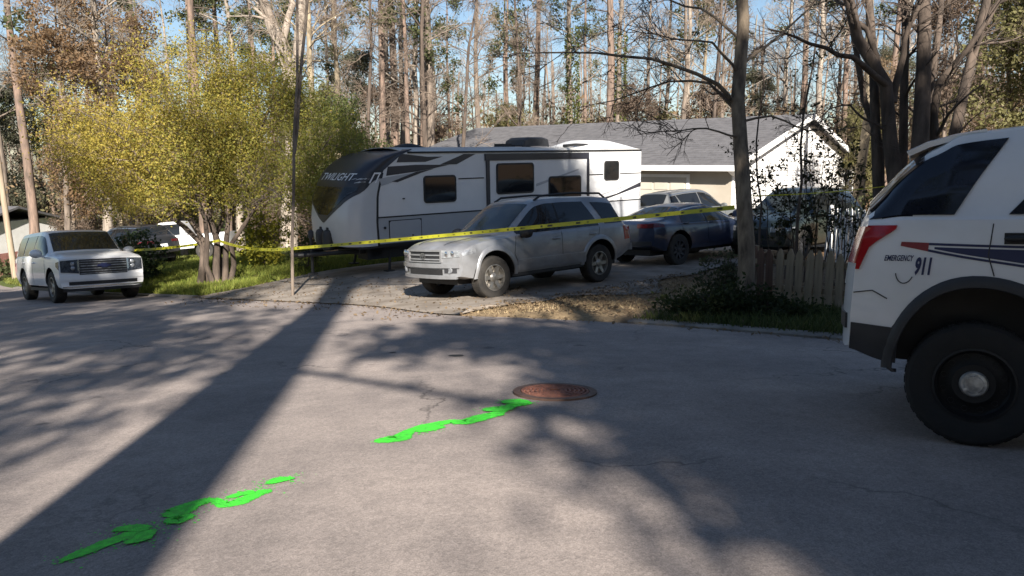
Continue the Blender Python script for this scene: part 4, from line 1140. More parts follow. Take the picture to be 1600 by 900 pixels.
# ------------------------------------------------------------------ camper trailer
def trailer():
    r = empty('camper_trailer', label='long white camper trailer with a dark rounded nose lettered TWILIGHT parked beside the house', cat='trailer')
    W, ZB, ZT = 1.22, 0.72, 3.06
    ctr = (-5, 0, 1.9)
    # nose profile in side view: x as a function of z at the centre line
    zp = [0.72, 0.95, 1.4, 1.9, 2.3, 2.6, 2.85, 3.0, 3.09, 3.13]
    xp = [0.80, 0.86, 0.88, 0.80, 0.62, 0.38, 0.0, -0.40, -0.82, -1.22]
    def xcap(y, z):
        zz = np.linspace(-.05, .05, 5) + z
        x = float(np.mean(np.interp(zz, zp, xp)))
        u = abs(y) / W
        return x - (0.10 * u ** 2 + 0.34 * u ** 7) * min(1, max(0.15, (3.2 - z) / 1.0))
    def xend(z):                                             # where the cap meets the side wall
        return float(np.interp(z, [0.7, 1.3, 2.0, 2.6, 3.0, 3.2], [-0.02, 0.0, -0.04, -0.22, -0.78, -1.3]))
    YC = W * .965
    def raw(s_, z):
        sg = 1 if s_ >= 0 else -1; u = abs(s_)
        if u <= 1: return Vector((xcap(u * YC, z), sg * u * YC, z))
        t = min(1, u - 1); p = Vector((xcap(YC, z), YC, z)); q = Vector((xend(z), W, z))
        v = p.lerp(q, t); v.y += .030 * math.sin(math.pi * min(1, t * 1.6)) * (1 - t)
        v.y = min(v.y, W); return Vector((v.x, sg * v.y, v.z))
    def cap_pt(s_, z, off=0.0):
        p = raw(s_, z); d = .02
        n = (raw(s_ + d, z) - raw(s_ - d, z)).cross(raw(s_, z + d) - raw(s_, z - d)).normalized()
        if n.dot(Vector((1, s_ * .8, .2))) < 0: n = -n
        return tuple(p + n * off)
    zs = np.concatenate([np.linspace(ZB, 2.6, 16), np.linspace(2.7, 3.13, 9)])
    SG = np.concatenate([np.linspace(-2, -1, 7)[:-1], np.linspace(-1, 1, 27), np.linspace(1, 2, 7)[1:]])
    b = MB(); b.grid([[cap_pt(s_, z) for s_ in SG] for z in zs])
    b.build('nose_cap', M['rv_cap'], r, sm=50)
    # dark mask: everything above a line, and a V below it
    def half(z): return float(np.interp(z, [1.30, 1.38, 1.75, 2.10, 2.28, 2.36, 2.44, 3.13], [0.03, 0.16, 0.66, 1.02, 1.30, 1.55, 1.99, 1.99]))
    rows = []
    for z in np.concatenate([np.linspace(1.30, 2.28, 14), [2.36, 2.44], np.linspace(2.5, 3.12, 12)]):
        h = half(z); rows.append([cap_pt(s_, z, .012) for s_ in np.concatenate([np.linspace(-h, h, 45)])])
    b = MB(); b.slab(rows, .01, ctr=ctr); b.build('nose_mask', M['rv_mask'], r, sm=50)
    gl = []
    for z in np.linspace(1.50, 2.20, 9):
        h = min(.93, half(z) - .12); gl.append([cap_pt(s_, z, .02) for s_ in np.linspace(-h, h, 17)])
    b = MB(); b.slab(gl, .01, ctr=ctr); b.build('nose_window', M['glass'], r, sm=50)
    mapped_text('lettering', 'TWILIGHT', .25, lambda u, v: cap_pt(-.56 + u * 1.17, 2.36 + v, .024), M['letter'], r, shear=.18, offset=.002)
    em = MB()
    for pts in ([(1.20, 2.30), (1.36, 2.56), (1.46, 2.56), (1.30, 2.30)], [(1.36, 2.52), (1.36, 2.56), (1.86, 2.56), (1.86, 2.52)], [(1.60, 2.30), (1.76, 2.56), (1.86, 2.56), (1.70, 2.30)]):
        em.slab([[cap_pt(*pts[0], .024), cap_pt(*pts[3], .024)], [cap_pt(*pts[1], .024), cap_pt(*pts[2], .024)]], .004, ctr=ctr)
    em.build('emblem', M['letter'], r)
    XE = -10.05
    # shell: side walls, rear, crowned roof, floor
    def roofz(y): return ZT + 0.13 * (1 - (abs(y) / W) ** 2.2)
    b = MB()
    for sd in (-1, 1):
        P = []
        zz = list(zs)
        zz = [z for z in np.linspace(ZB, ZT, 16)]
        P = [[(float(xend(z)) + (XE - float(xend(z))) * u, sd * W, z) for u in np.linspace(0, 1, 12)] for z in zz]
        b.grid(P, flip=sd > 0)
    b.build('side_wall', M['rv_white'], r, sm=30)
    b = MB()
    P = [[(XE, y, z) for y in np.linspace(-W, W, 9)] for z in np.linspace(ZB, ZT, 6)]
    P.append([(XE, y, roofz(y)) for y in np.linspace(-W, W, 9)]); b.grid(P); b.build('rear_wall', M['rv_white'], r)
    b = MB(); P = [[(x, y, roofz(y) + (0.0 if x > -8.0 else .0)) for y in np.linspace(-W - .0, W + .0, 15)] for x in np.linspace(-.85, XE, 10)]
    b.slab(P, .02, ctr=ctr); b.build('roof', M['rv_roof'], r, sm=50)
    b = MB(); b.box(XE, .50, -W + .02, W - .02, ZB - .06, ZB); b.build('floor', M['black'], r)
    hump = MB()                                              # raised white moulding at the tail of the roof
    P = [[(x, y, roofz(y) + h * (1 - (abs(y) / 1.1) ** 4)) for y in np.linspace(-1.1, 1.1, 9)] for x, h in ((-7.4, 0.0), (-7.8, .06), (-8.3, .20), (-9.2, .20), (-9.75, .10), (-10.0, 0.0))]
    hump.slab(P, .02, ctr=ctr); hump.build('roof_moulding', M['rv_white'], r, sm=50)
    def panel(name, x0, x1, z0, z1, m, y=W, th=.012, rad_=0.0, parent=r, sd=1):
        """plate on the near side wall, corners rounded"""
        k = 6; pts = []
        for cx, cz, a0 in ((x1 - rad_, z1 - rad_, 0), (x0 + rad_, z1 - rad_, 90), (x0 + rad_, z0 + rad_, 180), (x1 - rad_, z0 + rad_, 270)):
            pts += [(cx + rad_ * math.cos(rad(a0 + 90 * i / k)), cz + rad_ * math.sin(rad(a0 + 90 * i / k))) for i in range(k + 1)] if rad_ else [(cx, cz)]
        n = len(pts); b = MB()
        b.add([(x, y + th, z) for x, z in pts] + [(x, y - .01, z) for x, z in pts], [tuple(range(n))] + [(i, n + i, n + (i + 1) % n, (i + 1) % n) for i in range(n)])
        return b.build(name, m, parent)
    def poly(name, pts, m, th=.006, y=W, parent=r):
        n = len(pts); b = MB()
        b.add([(x, y + th, z) for x, z in pts] + [(x, y - .004, z) for x, z in pts], [tuple(range(n))] + [(i, n + i, n + (i + 1) % n, (i + 1) % n) for i in range(n)])
        return b.build(name, m, parent)
    def ring(name, x0, x1, z0, z1, w, m, parent, th=.02, y=W):
        b = MB()
        b.box(x0, x1, y, y + th, z1 - w, z1); b.box(x0, x1, y, y + th, z0, z0 + w)
        b.box(x0, x0 + w, y, y + th, z0 + w, z1 - w); b.box(x1 - w, x1, y, y + th, z0 + w, z1 - w)
        return b.build(name, m, parent)
    panel('lower_panel', XE + .004, -.03, ZB, 1.425, M['rv_grey'], th=.004)
    def line(name, x0, x1, z, w=.03, th=.012): 
        b = MB(); b.box(min(x0, x1), max(x0, x1), W, W + th, z - w / 2, z + w / 2); return b.build(name, M['black'], r)
    line('trim_line', -.03, XE + .01, 1.43, .035)
    line('trim_line', -2.55, -3.42, 2.33); line('trim_line', -7.58, -8.22, 2.30); line('trim_line', -9.02, XE + .01, 2.30); line('trim_line', -3.62, -3.80, 2.33); line('trim_line', -7.28, -7.42, 2.30)
    line('roof_trim', -.95, XE + .01, 3.045, .045, .03)
    line('bottom_trim', -.03, XE + .01, ZB + .012, .05, .02)
    # seam of the cap
    b = MB(); b.slab([[(float(xend(z)) - .02, W + .008, z), (float(xend(z)) + .035, W + .006, z)] for z in np.linspace(ZB, 2.55, 16)], .01, ctr=ctr)
    b.build('cap_seam', M['black'], r)
    # dark swooshes behind the cap
    poly('stripe', [(-.74, 3.02), (-1.55, 2.93), (-2.05, 2.93), (-1.5, 2.80), (-.62, 2.80)], M['rv_mask'])
    poly('stripe', [(-.36, 2.70), (-1.2, 2.73), (-2.25, 2.71), (-1.7, 2.62), (-1.15, 2.55), (-.30, 2.47)], M['rv_mask'], th=.007)
    poly('stripe', [(-.10, 2.40), (-.35, 2.44), (-1.15, 2.53), (-1.75, 2.61), (-1.2, 2.50), (-.15, 2.22)], M['rv_grey'], th=.009)
    poly('stripe', [(-1.95, 2.72), (-2.5, 2.72), (-3.15, 2.99), (-2.75, 2.99)], M['rv_mask'], th=.010)
    poly('stripe', [(-.45, 2.32), (-.62, 2.30), (-1.35, 2.52), (-1.75, 2.62), (-1.2, 2.55)], M['rv_mask'], th=.012)
    poly('stripe', [(-7.9, 1.50), (-8.3, 1.50), (XE + .01, 2.00), (XE + .01, 1.86)], M['rv_mask'], th=.008)
    poly('stripe', [(-7.9, 1.62), (-8.05, 1.62), (XE + .01, 2.12), (XE + .01, 2.06)], M['rv_grey'], th=.008)
    def window(x0, x1, z0, z1, rd=.10):
        f = panel('window', x0, x1, z0, z1, M['black'], th=.024, rad_=rd)
        panel('pane', x0 + .045, x1 - .045, z0 + .045, z1 - .045, M['glass'], th=.029, rad_=rd * .7, parent=f)
        return f
    window(-2.46, -1.41, 1.72, 2.44); window(-8.96, -8.27, 2.10, 2.72)
    # slide-out: frame, header, and its own skin proud of the wall
    sl = panel('slide_out', -7.46, -3.56, 1.02, 2.80, M['rv_white'], th=.030)
    panel('slide_header', -7.55, -3.46, 2.80, 2.99, M['rv_mask'], th=.05)
    for x in (-3.56, -7.52):
        panel('slide_frame', x - .05, x + .06, .95, 2.80, M['rv_mask'], th=.045)
    def swin(x0, x1, z0, z1):
        f = panel('window', x0, x1, z0, z1, M['black'], th=.054, rad_=.1); panel('pane', x0 + .045, x1 - .045, z0 + .045, z1 - .045, M['glass'], th=.059, rad_=.07, parent=f)
    swin(-5.25, -3.84, 1.85, 2.72); swin(-7.20, -5.84, 1.42, 2.30)
    poly('stripe', [(-5.35, 2.02), (-5.35, 2.10), (-7.1, 2.50), (-7.1, 2.46)], M['rv_grey'], th=.034)
    hb = panel('baggage_door', -1.29, -.34, .86, 1.32, M['rv_grey'], th=.02, rad_=.06); ring('door_frame', -1.31, -.32, .84, 1.34, .04, M['black'], hb, .018)
    lt = MB(); lt.lathe([(.035, 0), (.035, .03), (.02, .04), (.001, .04)], 12, 'y', (-.2, W, 1.16)); lt.lathe([(.02, 0), (.02, .02), (.001, .02)], 10, 'y', (-1.02, W + .02, .92)); lt.build('latch', M['black'], r, sm=40)
    mk = MB(); mk.box(-.82, -.76, W, W + .025, 1.86, 1.89); mk.build('marker_lamp', M['dkplastic'], r)
    # roof equipment
    ac = MB(); P = []
    for x, s_, h in ((-5.55, .40, .05), (-5.62, .46, .22), (-5.8, .48, .30), (-6.35, .48, .30), (-6.55, .47, .26), (-6.62, .44, .05)):
        P.append([(x, s_ * math.copysign(min(1, abs(u) * 1.25), u), 3.17 + h * (1 - max(0, abs(u) - .8) * 4.5)) for u in np.linspace(-1, 1, 13)])
    ac.slab(P, .04, ctr=(-6, 0, 3.0)); ac.build('air_conditioner', M['dkplastic'], r, sm=40)
    va = MB(); va.box(-5.30, -4.95, -.2, .2, 3.16, 3.28); va.box(-5.52, -5.28, -.1, .1, 3.16, 3.24); va.build('roof_vent', M['black'], r)
    v2 = MB(); P = [[(x, y, 3.16 + .14 * max(0, 1 - ((x + 1.75) / .55) ** 2) * (1 - (y / .3) ** 2)) for y in np.linspace(-.3, .3, 7)] for x in np.linspace(-1.2, -2.3, 9)]
    v2.slab(P, .02, ctr=(-1.7, 0, 3)); v2.build('vent_cover', M['black'], r, sm=50)
    aw = MB(); aw.tube([(-6.95, .75, 3.20), (-7.5, .72, 3.235), (-8.1, .7, 3.22)], .045, 8); aw.build('roof_antenna', M['black'], r, sm=50)
    # chassis, tongue, gas bottles, jack, wheels
    ch = MB()
    for y in (-.75, .75): ch.box(XE + .3, .3, y - .04, y + .04, .50, .66)
    ch.build('chassis', M['black'], r)
    tg = MB()
    for sd in (-1, 1): tg.tube([(.1, sd * .75, .56), (1.65, sd * .06, .52)], .055, 8)
    tg.lathe([(.05, -.1), (.06, 0), (.06, .12), (.001, .14)], 12, 'x', (1.70, 0, .53)); tg.build('tongue', M['black'], r, sm=40)
    jk = MB(); jk.tube([(1.25, 0, -.02), (1.25, 0, .95)], .04, 10); jk.lathe([(.13, 0), (.13, .02), (.001, .02)], 14, 'z', (1.25, 0, 0.0)); jk.lathe([(.07, 0), (.07, .16), (.04, .2), (.001, .2)], 14, 'z', (1.25, 0, .93)); jk.build('tongue_jack', M['dkplastic'], r, sm=40)
    for sd in (-1, 1):
        g = MB(); g.lathe([(.001, 0), (.14, 0), (.155, .04), (.155, .42), (.12, .50), (.05, .53), (.05, .58), (.001, .58)], 20, 'z', (.86, sd * .19, .60)); g.build('gas_bottle', M['dkplastic'], r, sm=40)
    bt = MB(); bt.box(.45, .70, -.25, .25, .60, .86); bt.build('battery_box', M['black'], r)
    sk = MB(); sk.box(-9.7, .15, .4, .9, .34, .62); sk.box(-.3, .05, -.9, .9, .40, .66); sk.build('underbelly', M['black'], r)
    for x in (-.55, -9.4):
        for sd in (-1, 1):
            j = MB(); j.tube([(x, sd * .85, .62), (x + .10, sd * .95, .02)], .035, 8); j.box(x, x + .22, sd * .95 - .11, sd * .95 + .11, 0, .03); j.build('stabilizer_jack', M['black'], r)
    for x in (-5.15, -6.0):
        for sd in (-1, 1): wheel(r, x, sd * (W - .16), sd, .345, .22, 'alloy', 6)
    f = MB(); P = []
    for x in np.linspace(-4.6, -6.5, 20):
        h = 1.02 - .10 * max(0, (abs(x + 5.575) - .6) / .35) ** 2
        P.append([(x, W + .01, h - .16), (x, W + .06, h - .05), (x, W + .01, h)])
    f.slab(P, .01, ctr=ctr); f.build('fender', M['black'], r, sm=50)
    r.rotation_euler = (0, rad(1.0), rad(220))
    r.location = (-4.16, 20.36, -1.64)
    return r
trailer()

# ------------------------------------------------------------------ house with the white gable
def house():
    r = empty('house', (12.93 - .25, 33.76 + .22, -1.6), rad(-42), label='low house with grey roof, beige front wall and bright white gable end behind the vehicles', cat='house')
    EZ, RZ, HW, LN = 2.68, 4.85, 7.1, 20.0
    fw = 6.6
    slope = (RZ - EZ) / HW
    b = MB(); b.box(-LN + .3, -.02, -fw, fw, -.6, EZ - .05 + .5 * slope); b.build('wall', M['beige'], r)
    # gable wall: clapboards, one board at a time
    zt = lambda y: EZ - .06 + slope * (HW - abs(y)) 
    z = -.55; h = .20
    me_cache = None
    while z < RZ - .25:
        z1 = min(z + h, RZ - .22)
        def hw_(zz): return min(fw, HW - (zz + .12 - EZ) / slope) if zz > EZ - .45 else fw
        a, c_ = hw_(z), hw_(z1)
        if c_ < .15: break
        bd = MB(); bd.add([(.045, -a, z), (.045, a, z), (.012, c_, z1 + .02), (.012, -c_, z1 + .02), (-.03, -a, z), (-.03, a, z), (-.03, c_, z1 + .02), (-.03, -c_, z1 + .02)],
                          [(0, 1, 2, 3), (7, 6, 5, 4), (0, 4, 5, 1), (3, 2, 6, 7), (0, 3, 7, 4), (1, 5, 6, 2)])
        bd.build('plank', M['siding'], r); z += h
    rf = MB()
    for sd in (-1, 1):
        P = [[(x, sd * HW * (1 - v), EZ + (RZ - EZ) * v) for v in np.linspace(0, 1, 8)] for x in np.linspace(-LN, .38, 20)]
        rf.slab(P, .12, ctr=(-10, 0, 0))
    rf.build('roof', M['shingle'], r)
    # courses of shingles standing slightly proud, joined: too fine to tell apart singly
    cs = MB()
    for sd in (-1, 1):
        for i in range(1, 24):
            v = i / 24; y = sd * HW * (1 - v); zz = EZ + (RZ - EZ) * v
            cs.box(-LN, .39, min(y, y + sd * .27), max(y, y + sd * .27), zz - .012, zz + .012) if False else cs.add(
                [(-LN, y, zz + .004), (.385, y, zz + .004), (.385, y + sd * .26, zz - .26 * slope + .022), (-LN, y + sd * .26, zz - .26 * slope + .022), (-LN, y + sd * .26, zz - .26 * slope), (.385, y + sd * .26, zz - .26 * slope)],
                [(0, 1, 2, 3), (3, 2, 5, 4)])
    cs.build('shingle_course', M['shingle'], r, kind='stuff')
    fa = MB(); 
    fa.box(-LN, .40, -HW - .05, -HW + .0, EZ - .22, EZ - .005); fa.build('gutter', M['trim'], r)
    for sd in (-1, 1):                                        # barge boards
        bb = MB(); P0 = Vector((.40, sd * HW, EZ)); P1 = Vector((.40, 0, RZ))
        bb.add([(.385, sd * HW, EZ - .22), (.385, 0, RZ - .22), (.385, 0, RZ + .015), (.385, sd * HW, EZ + .015), (.43, sd * HW, EZ - .22), (.43, 0, RZ - .22), (.43, 0, RZ + .015), (.43, sd * HW, EZ + .015)],
               [(0, 1, 2, 3), (7, 6, 5, 4), (0, 4, 5, 1), (1, 5, 6, 2), (2, 6, 7, 3), (3, 7, 4, 0)])
        bb.build('barge_board', M['trim'], r)
        bx = MB(); y0 = sd * HW; y1 = sd * fw
        bx.add([(.40, y0, EZ - .2), (.40, y1, EZ - .42), (.40, y1, EZ - .02), (0, y0, EZ - .2), (0, y1, EZ - .42), (0, y1, EZ - .02)], [(0, 1, 2), (5, 4, 3), (0, 3, 4, 1), (1, 4, 5, 2), (2, 5, 3, 0)])
        bx.build('eave_return', M['trim'], r)
    so = MB(); so.box(-LN, .3, -HW + .002, -fw - .002, EZ - .10, EZ - .06); so.build('soffit', M['trim'], r)
    vn = MB(); vn.box(.04, .07, -.32, .32, 3.55, 4.15); v = vn.build('gable_vent', M['trim'], r)
    for i in range(6):
        sl = MB(); sl.box(.06, .09, -.28, .28, 3.60 + i * .085, 3.64 + i * .085); sl.build('slat', M['trim'], v)
    # garage door with panels, lamp, second window
    gd = MB(); gd.box(-4.9, -1.9, -fw - .03, -fw + .01, 0, 2.2); g = gd.build('garage_door', M['garage'], r)
    for i in range(4):
        for j in range(4):
            p = MB(); p.box(-4.8 + j * .73, -4.18 + j * .73, -fw - .05, -fw - .028, .12 + i * .53, .52 + i * .53); p.build('door_panel', M['garage'], g)
    tr = MB(); tr.box(-5.02, -4.9, -fw - .05, -fw, 0, 2.32); tr.box(-1.9, -1.78, -fw - .05, -fw, 0, 2.32); tr.box(-4.9, -1.9, -fw - .05, -fw, 2.2, 2.32); tr.build('door_frame', M['trim'], r)
    for x in (-7.6, -13.0, -16.5):
        w = MB(); w.box(x - .7, x + .7, -fw - .05, -fw, .9, 2.15); wf = w.build('window', M['trim'], r)
        for dx in (-.33, .33):
            q = MB(); q.box(x + dx - .28, x + dx + .28, -fw - .058, -fw - .04, 1.0, 2.05); q.build('pane', M['glass'], wf)
    lm = MB(); lm.box(-6.05, -5.9, -fw - .2, -fw, 1.75, 2.05); lm.build('wall_lamp', M['black'], r)
    mp = MB(); mp.box(-9.6, -9.1, -2.2, -1.7, 4.2, 5.1); mp.build('chimney', M['pinkbrick'], r) if False else None
house()

def far_house():
    x, y, z = spot(4, 54)
    r = empty('house', (x - 4.2, y, z + .9), rad(-8), label='pale house with pink brick base at the far left edge of the picture', cat='house')
    b = MB(); b.box(-9, 6, -4, 4, 1.0, 3.1); b.build('wall', M['siding'], r)
    b = MB(); b.box(-9.02, 6.02, -4.05, 4.05, -2.2, 1.0); b.build('brick_base', M['pinkbrick'], r)
    rf = MB()
    for sd in (-1, 1):
        P = [[(xx, sd * 4.6 * (1 - v), 3.0 + 1.1 * v) for v in np.linspace(0, 1, 5)] for xx in np.linspace(-9.5, 6.5, 6)]
        rf.slab(P, .14, ctr=(0, 0, 0))
    rf.build('roof', M['shingle'], r)
    for xx in (-6, -2.2, 1.2, 4.4):
        w = MB(); w.box(xx - .55, xx + .55, -4.05, -3.98, 1.35, 2.55); wf = w.build('window', M['trim'], r)
        q = MB(); q.box(xx - .45, xx + .45, -4.07, -4.03, 1.45, 2.45); q.build('pane', M['glass'], wf)
    g = MB(); g.box(-9.6, 6.6, -4.72, -4.6, 2.92, 3.06); g.build('gutter', M['trim'], r)
    p = MB(); p.box(3.0, 3.18, -4.9, -4.72, 0, 2.95); p.build('porch_post', M['pinkbrick'], r)
far_house()

# ------------------------------------------------------------------ picket fences
def fence(name, p0, p1, n, h, m0, m1, frac, label, w=.125, gap=None):
    p0 = Vector(p0); p1 = Vector(p1); d = (p1 - p0); L = d.length; u = d / L
    r = empty(name, (p0.x, p0.y, float(terr(p0.x, p0.y))), math.atan2(u.y, u.x), label=label, cat='fence')
    rs = np.random.default_rng(3); z0 = float(terr(p0.x, p0.y))
    mesh_a = {}
    for i in range(n):
        x = L * (i + .5) / n; q = p0 + u * x; z = float(terr(q.x, q.y)) - z0
        key = 0 if i < frac else 1
        if key not in mesh_a:
            b = MB(); a = w / 2
            b.add([(-a, -.011, 0), (a, -.011, 0), (a, -.011, h - .10), (a * .25, -.011, h), (-a * .25, -.011, h), (-a, -.011, h - .10), (-a, .011, 0), (a, .011, 0), (a, .011, h - .10), (a * .25, .011, h), (-a * .25, .011, h), (-a, .011, h - .10)],
                  [(0, 1, 2, 3, 4, 5), (11, 10, 9, 8, 7, 6)] + [(k, 6 + k, 6 + (k + 1) % 6, (k + 1) % 6) for k in range(6)])
            mesh_a[key] = b.mesh('picket', m0 if key == 0 else m1)
        o = link('picket', mesh_a[key], r); o.location = (x, -.04, z + rs.normal() * .012); o.rotation_euler = (rs.normal() * .02, rs.normal() * .012, rs.normal() * .04)
    for zz in (.25, h - .28):
        b = MB(); zs_ = [float(terr(*(p0 + u * t).xy)) - z0 for t in (0, L)]
        b.add([(0, -.02, zz + zs_[0]), (L, -.02, zz + zs_[1]), (L, -.02, zz + .085 + zs_[1]), (0, -.02, zz + .085 + zs_[0]), (0, .02, zz + zs_[0]), (L, .02, zz + zs_[1]), (L, .02, zz + .085 + zs_[1]), (0, .02, zz + .085 + zs_[0])],
              [(0, 1, 2, 3), (7, 6, 5, 4), (0, 4, 5, 1), (1, 5, 6, 2), (2, 6, 7, 3), (3, 7, 4, 0)])
        b.build('rail', m1, r)
    k = max(2, int(L / 2.2) + 1)
    for i in range(k):
        x = L * i / (k - 1) if k > 1 else 0; x = min(max(x, .06), L - .06); q = p0 + u * x; z = float(terr(q.x, q.y)) - z0
        b = MB(); b.box(x - .045, x + .045, .022, .112, z - .2, z + h + .02); b.build('post', m1, r)
    return r
fence('picket_fence', (4.05, 13.0, 0), (6.75, 9.55, 0), 25, .95, M['wood_brown'], M['wood_grey'], 3, 'weathered grey picket fence with a few brown pickets beside the big trunk')
q0 = atd(1290, 385, 19.0); q1 = atd(1372, 388, 16.5)
fence('picket_fence', (q0[0], q0[1], 0), (q1[0], q1[1], 0), 16, 1.35, M['trim'], M['trim'], 0, 'short run of white picket tops catching sun behind the grey fence', w=.08)

# ------------------------------------------------------------------ utility pole, wire, manhole, paint
x, y, z = spot(25, 41)
r = empty('utility_pole', (x, y, z), 0, label='slim pale wooden pole standing at the far left beyond the lawn', cat='pole')
b = MB(); b.tube([(0, 0, -.4), (-.16, 0, 3.0), (-.34, 0, 7.9)], [.16, .145, .12], 12); b.build('shaft', M['pole_wood'], r, sm=50)
b = MB(); b.lathe([(.13, 0), (.13, .03), (.001, .05)], 12, 'z', (-.34, 0, 7.9)); b.build('pole_cap', M['iron'], r)

# overhead cable and the two poles that carry it, on the viewer's side of the street
wa = np.array((-9.5, -2.4)); wb = np.array((11.0, -14.6))
P1 = road_pt(460, 575); P2 = road_pt(1080, 680)
HW_ = 7.2
def up_sun(p, h): return Vector(p) - SUN_DIR * ((h - p[2]) / se)
A, B = up_sun(P1, HW_), up_sun(P2, HW_)
dv = (B - A).normalized(); A2 = A - dv * 11; B2 = B + dv * 14
pts = []
for t in np.linspace(0, 1, 30):
    p = A2.lerp(B2, t); p.z += 1.1 * (4 * (t - .5) ** 2 - .2) * .3
    pts.append(p)
b = MB(); b.tube(pts, .05, 6); o = b.build('overhead_cable', M['wire'])
tag(o, 'overhead cable whose thin straight shadow crosses the road', 'cable')
for p, w in ((A2, 'left'), (B2, 'right')):
    zg = float(terr(p.x, p.y))
    r = empty('utility_pole', (p.x, p.y, zg), 0, label=('wooden pole carrying the overhead cable on the downhill side of the street' if w == 'left' else 'wooden pole carrying the overhead cable on the uphill side of the street'), cat='pole')
    b = MB(); b.tube([(0, 0, -.5), (0, 0, p.z - zg + .6)], [.16, .12], 12); b.build('shaft', M['pole_wood'], r, sm=50)
    b = MB(); b.box(-.9, .9, -.05, .05, p.z - zg - .05, p.z - zg + .06); b.build('crossarm', M['pole_wood'], r)

def on_road(x, y, up): return (x, y, float(zroad(x, y)) + up)
def road_frame(x, y):
    e = .05; zx = (float(zroad(x + e, y)) - float(zroad(x - e, y))) / (2 * e); zy = (float(zroad(x, y + e)) - float(zroad(x, y - e))) / (2 * e)
    n = Vector((-zx, -zy, 1)).normalized(); X = Vector((1, 0, zx)).normalized(); Y = n.cross(X)
    return Matrix((X, Y, n)).transposed().to_euler()
mc = road_pt(867, 613)
r = empty('manhole_cover', (mc[0], mc[1], mc[2] + .003), 0, label='rusty red manhole cover in the road at the end of the green paint', cat='manhole')
r.rotation_euler = road_frame(mc[0], mc[1])
r.scale = (.9, .9, 1)
b = MB(); b.lathe([(.345, -.02), (.345, .010), (.285, .012), (.285, -.02)], 48, 'z'); b.build('frame', M['iron'], r, sm=40)
b = MB(); b.lathe([(.278, -.02), (.278, .013), (.262, .014), (.262, .006), (.001, .006)], 48, 'z'); cv = b.build('cover', M['rust'], r, sm=40)
for i in range(6):
    b = MB(); R_ = .05 + .036 * i
    b.lathe([(R_, .005), (R_, .016), (R_ + .014, .016), (R_ + .014, .005)], 40, 'z'); b.build('rib', M['rust'], cv)
for i in range(12):
    a = math.pi * 2 * i / 12
    b = MB(); b.box(.06, .255, -.008, .008, .005, .0145, M=Matrix.Rotation(a, 4, 'Z')); b.build('rib', M['rust'], cv)

def blob_strip(pts, name, label, seed=1, rough=.12):
    """spray-painted stroke on the road: pts (px, py, half width m)"""
    rs = np.random.default_rng(seed)
    W3 = [(*road_pt(px, py)[:2], w) for px, py, w in pts]
    dense = []
    for (x0, y0, w0), (x1, y1, w1) in zip(W3[:-1], W3[1:]):
        n = max(3, int(math.hypot(x1 - x0, y1 - y0) / .012))
        dense += [(x0 + (x1 - x0) * t, y0 + (y1 - y0) * t, w0 + (w1 - w0) * t) for t in np.linspace(0, 1, n, endpoint=False)]
    dense.append(W3[-1]); D = np.array(dense); n = len(D)
    T = np.gradient(D[:, :2], axis=0); T = unit(T); Nn = np.stack([-T[:, 1], T[:, 0]], 1)
    def jit():
        k = rs.normal(size=n + 8); return np.convolve(k, np.ones(9) / 9, 'valid')[:n] * 3
    end = np.minimum(np.minimum(np.arange(n) + .3, n - 1 - np.arange(n) + .3) * .012 / D[:, 2].clip(.01), 1.0)
    cap = np.sqrt(np.clip(1 - (1 - end) ** 2, 0.02, 1))
    wl = D[:, 2] * cap * (1 + rough * jit()); wr = D[:, 2] * cap * (1 + rough * jit())
    return D, Nn, wl, wr
def paint(name, strokes, label, seed, fat=1.42):
    p0 = road_pt(*strokes[0][0][:2]); root = empty(name, tuple(p0), 0, label=label, cat='paint mark', group='green spray paint marks on the road')
    loc = lambda x, y, up: tuple(np.array(on_road(x, y, up)) - p0)
    for i, s_ in enumerate(strokes):
        D, Nn, wl, wr = blob_strip([(a, c, w * fat) for a, c, w in s_], name, label, seed + i)
        L_ = D[:, :2] + Nn * wl[:, None]; R_ = D[:, :2] - Nn * wr[:, None]; up = .004 + .0012 * i
        n = len(D); cols_ = [D[:, :2] + Nn * (wl * 1.25)[:, None], D[:, :2] + Nn * (wl * .5)[:, None], D[:, :2] - Nn * (wr * .5)[:, None], D[:, :2] - Nn * (wr * 1.25)[:, None]]
        V = np.array([loc(*p, up) for c_ in cols_ for p in c_])
        F = np.array([(j * n + k, j * n + k + 1, (j + 1) * n + k + 1, (j + 1) * n + k) for j in range(3) for k in range(n - 1)])
        q = np.zeros((4 * n, 3)); fade = np.clip(np.minimum(np.arange(n), n - 1 - np.arange(n)) / 3.0, 0, 1)
        q[n:2 * n, 0] = fade; q[2 * n:3 * n, 0] = fade
        link('stroke', np_mesh('stroke', V, F, M['spray'], tint=q), root)
    b = MB(); rs = np.random.default_rng(seed + 50)
    for s_ in strokes:
        for _ in range(150):
            k = rs.integers(0, len(s_) - 1); t = rs.random()
            c = road_pt(s_[k][0] * (1 - t) + s_[k + 1][0] * t, s_[k][1] * (1 - t) + s_[k + 1][1] * t)
            g = c[:2] + rs.normal(size=2) * .045; rr_ = .0015 + .005 * rs.random() ** 2
            b.add([loc(g[0] + rr_ * math.cos(a), g[1] + rr_ * math.sin(a), .0032) for a in np.linspace(0, 6.28, 7)[:-1]], [(0, 1, 2, 3, 4, 5)])
    b.build('overspray', M['paint_green'], root, kind='stuff')
paint('paint_arrow', [[(92, 880, .012), (120, 868, .022), (165, 850, .028), (205, 836, .032), (236, 828, .024)], [(172, 830, .016), (206, 826, .026), (238, 827, .02)], [(238, 828, .018), (222, 842, .03), (190, 853, .014)]],
      'green spray-painted arrow on the asphalt nearest the viewer', 1)
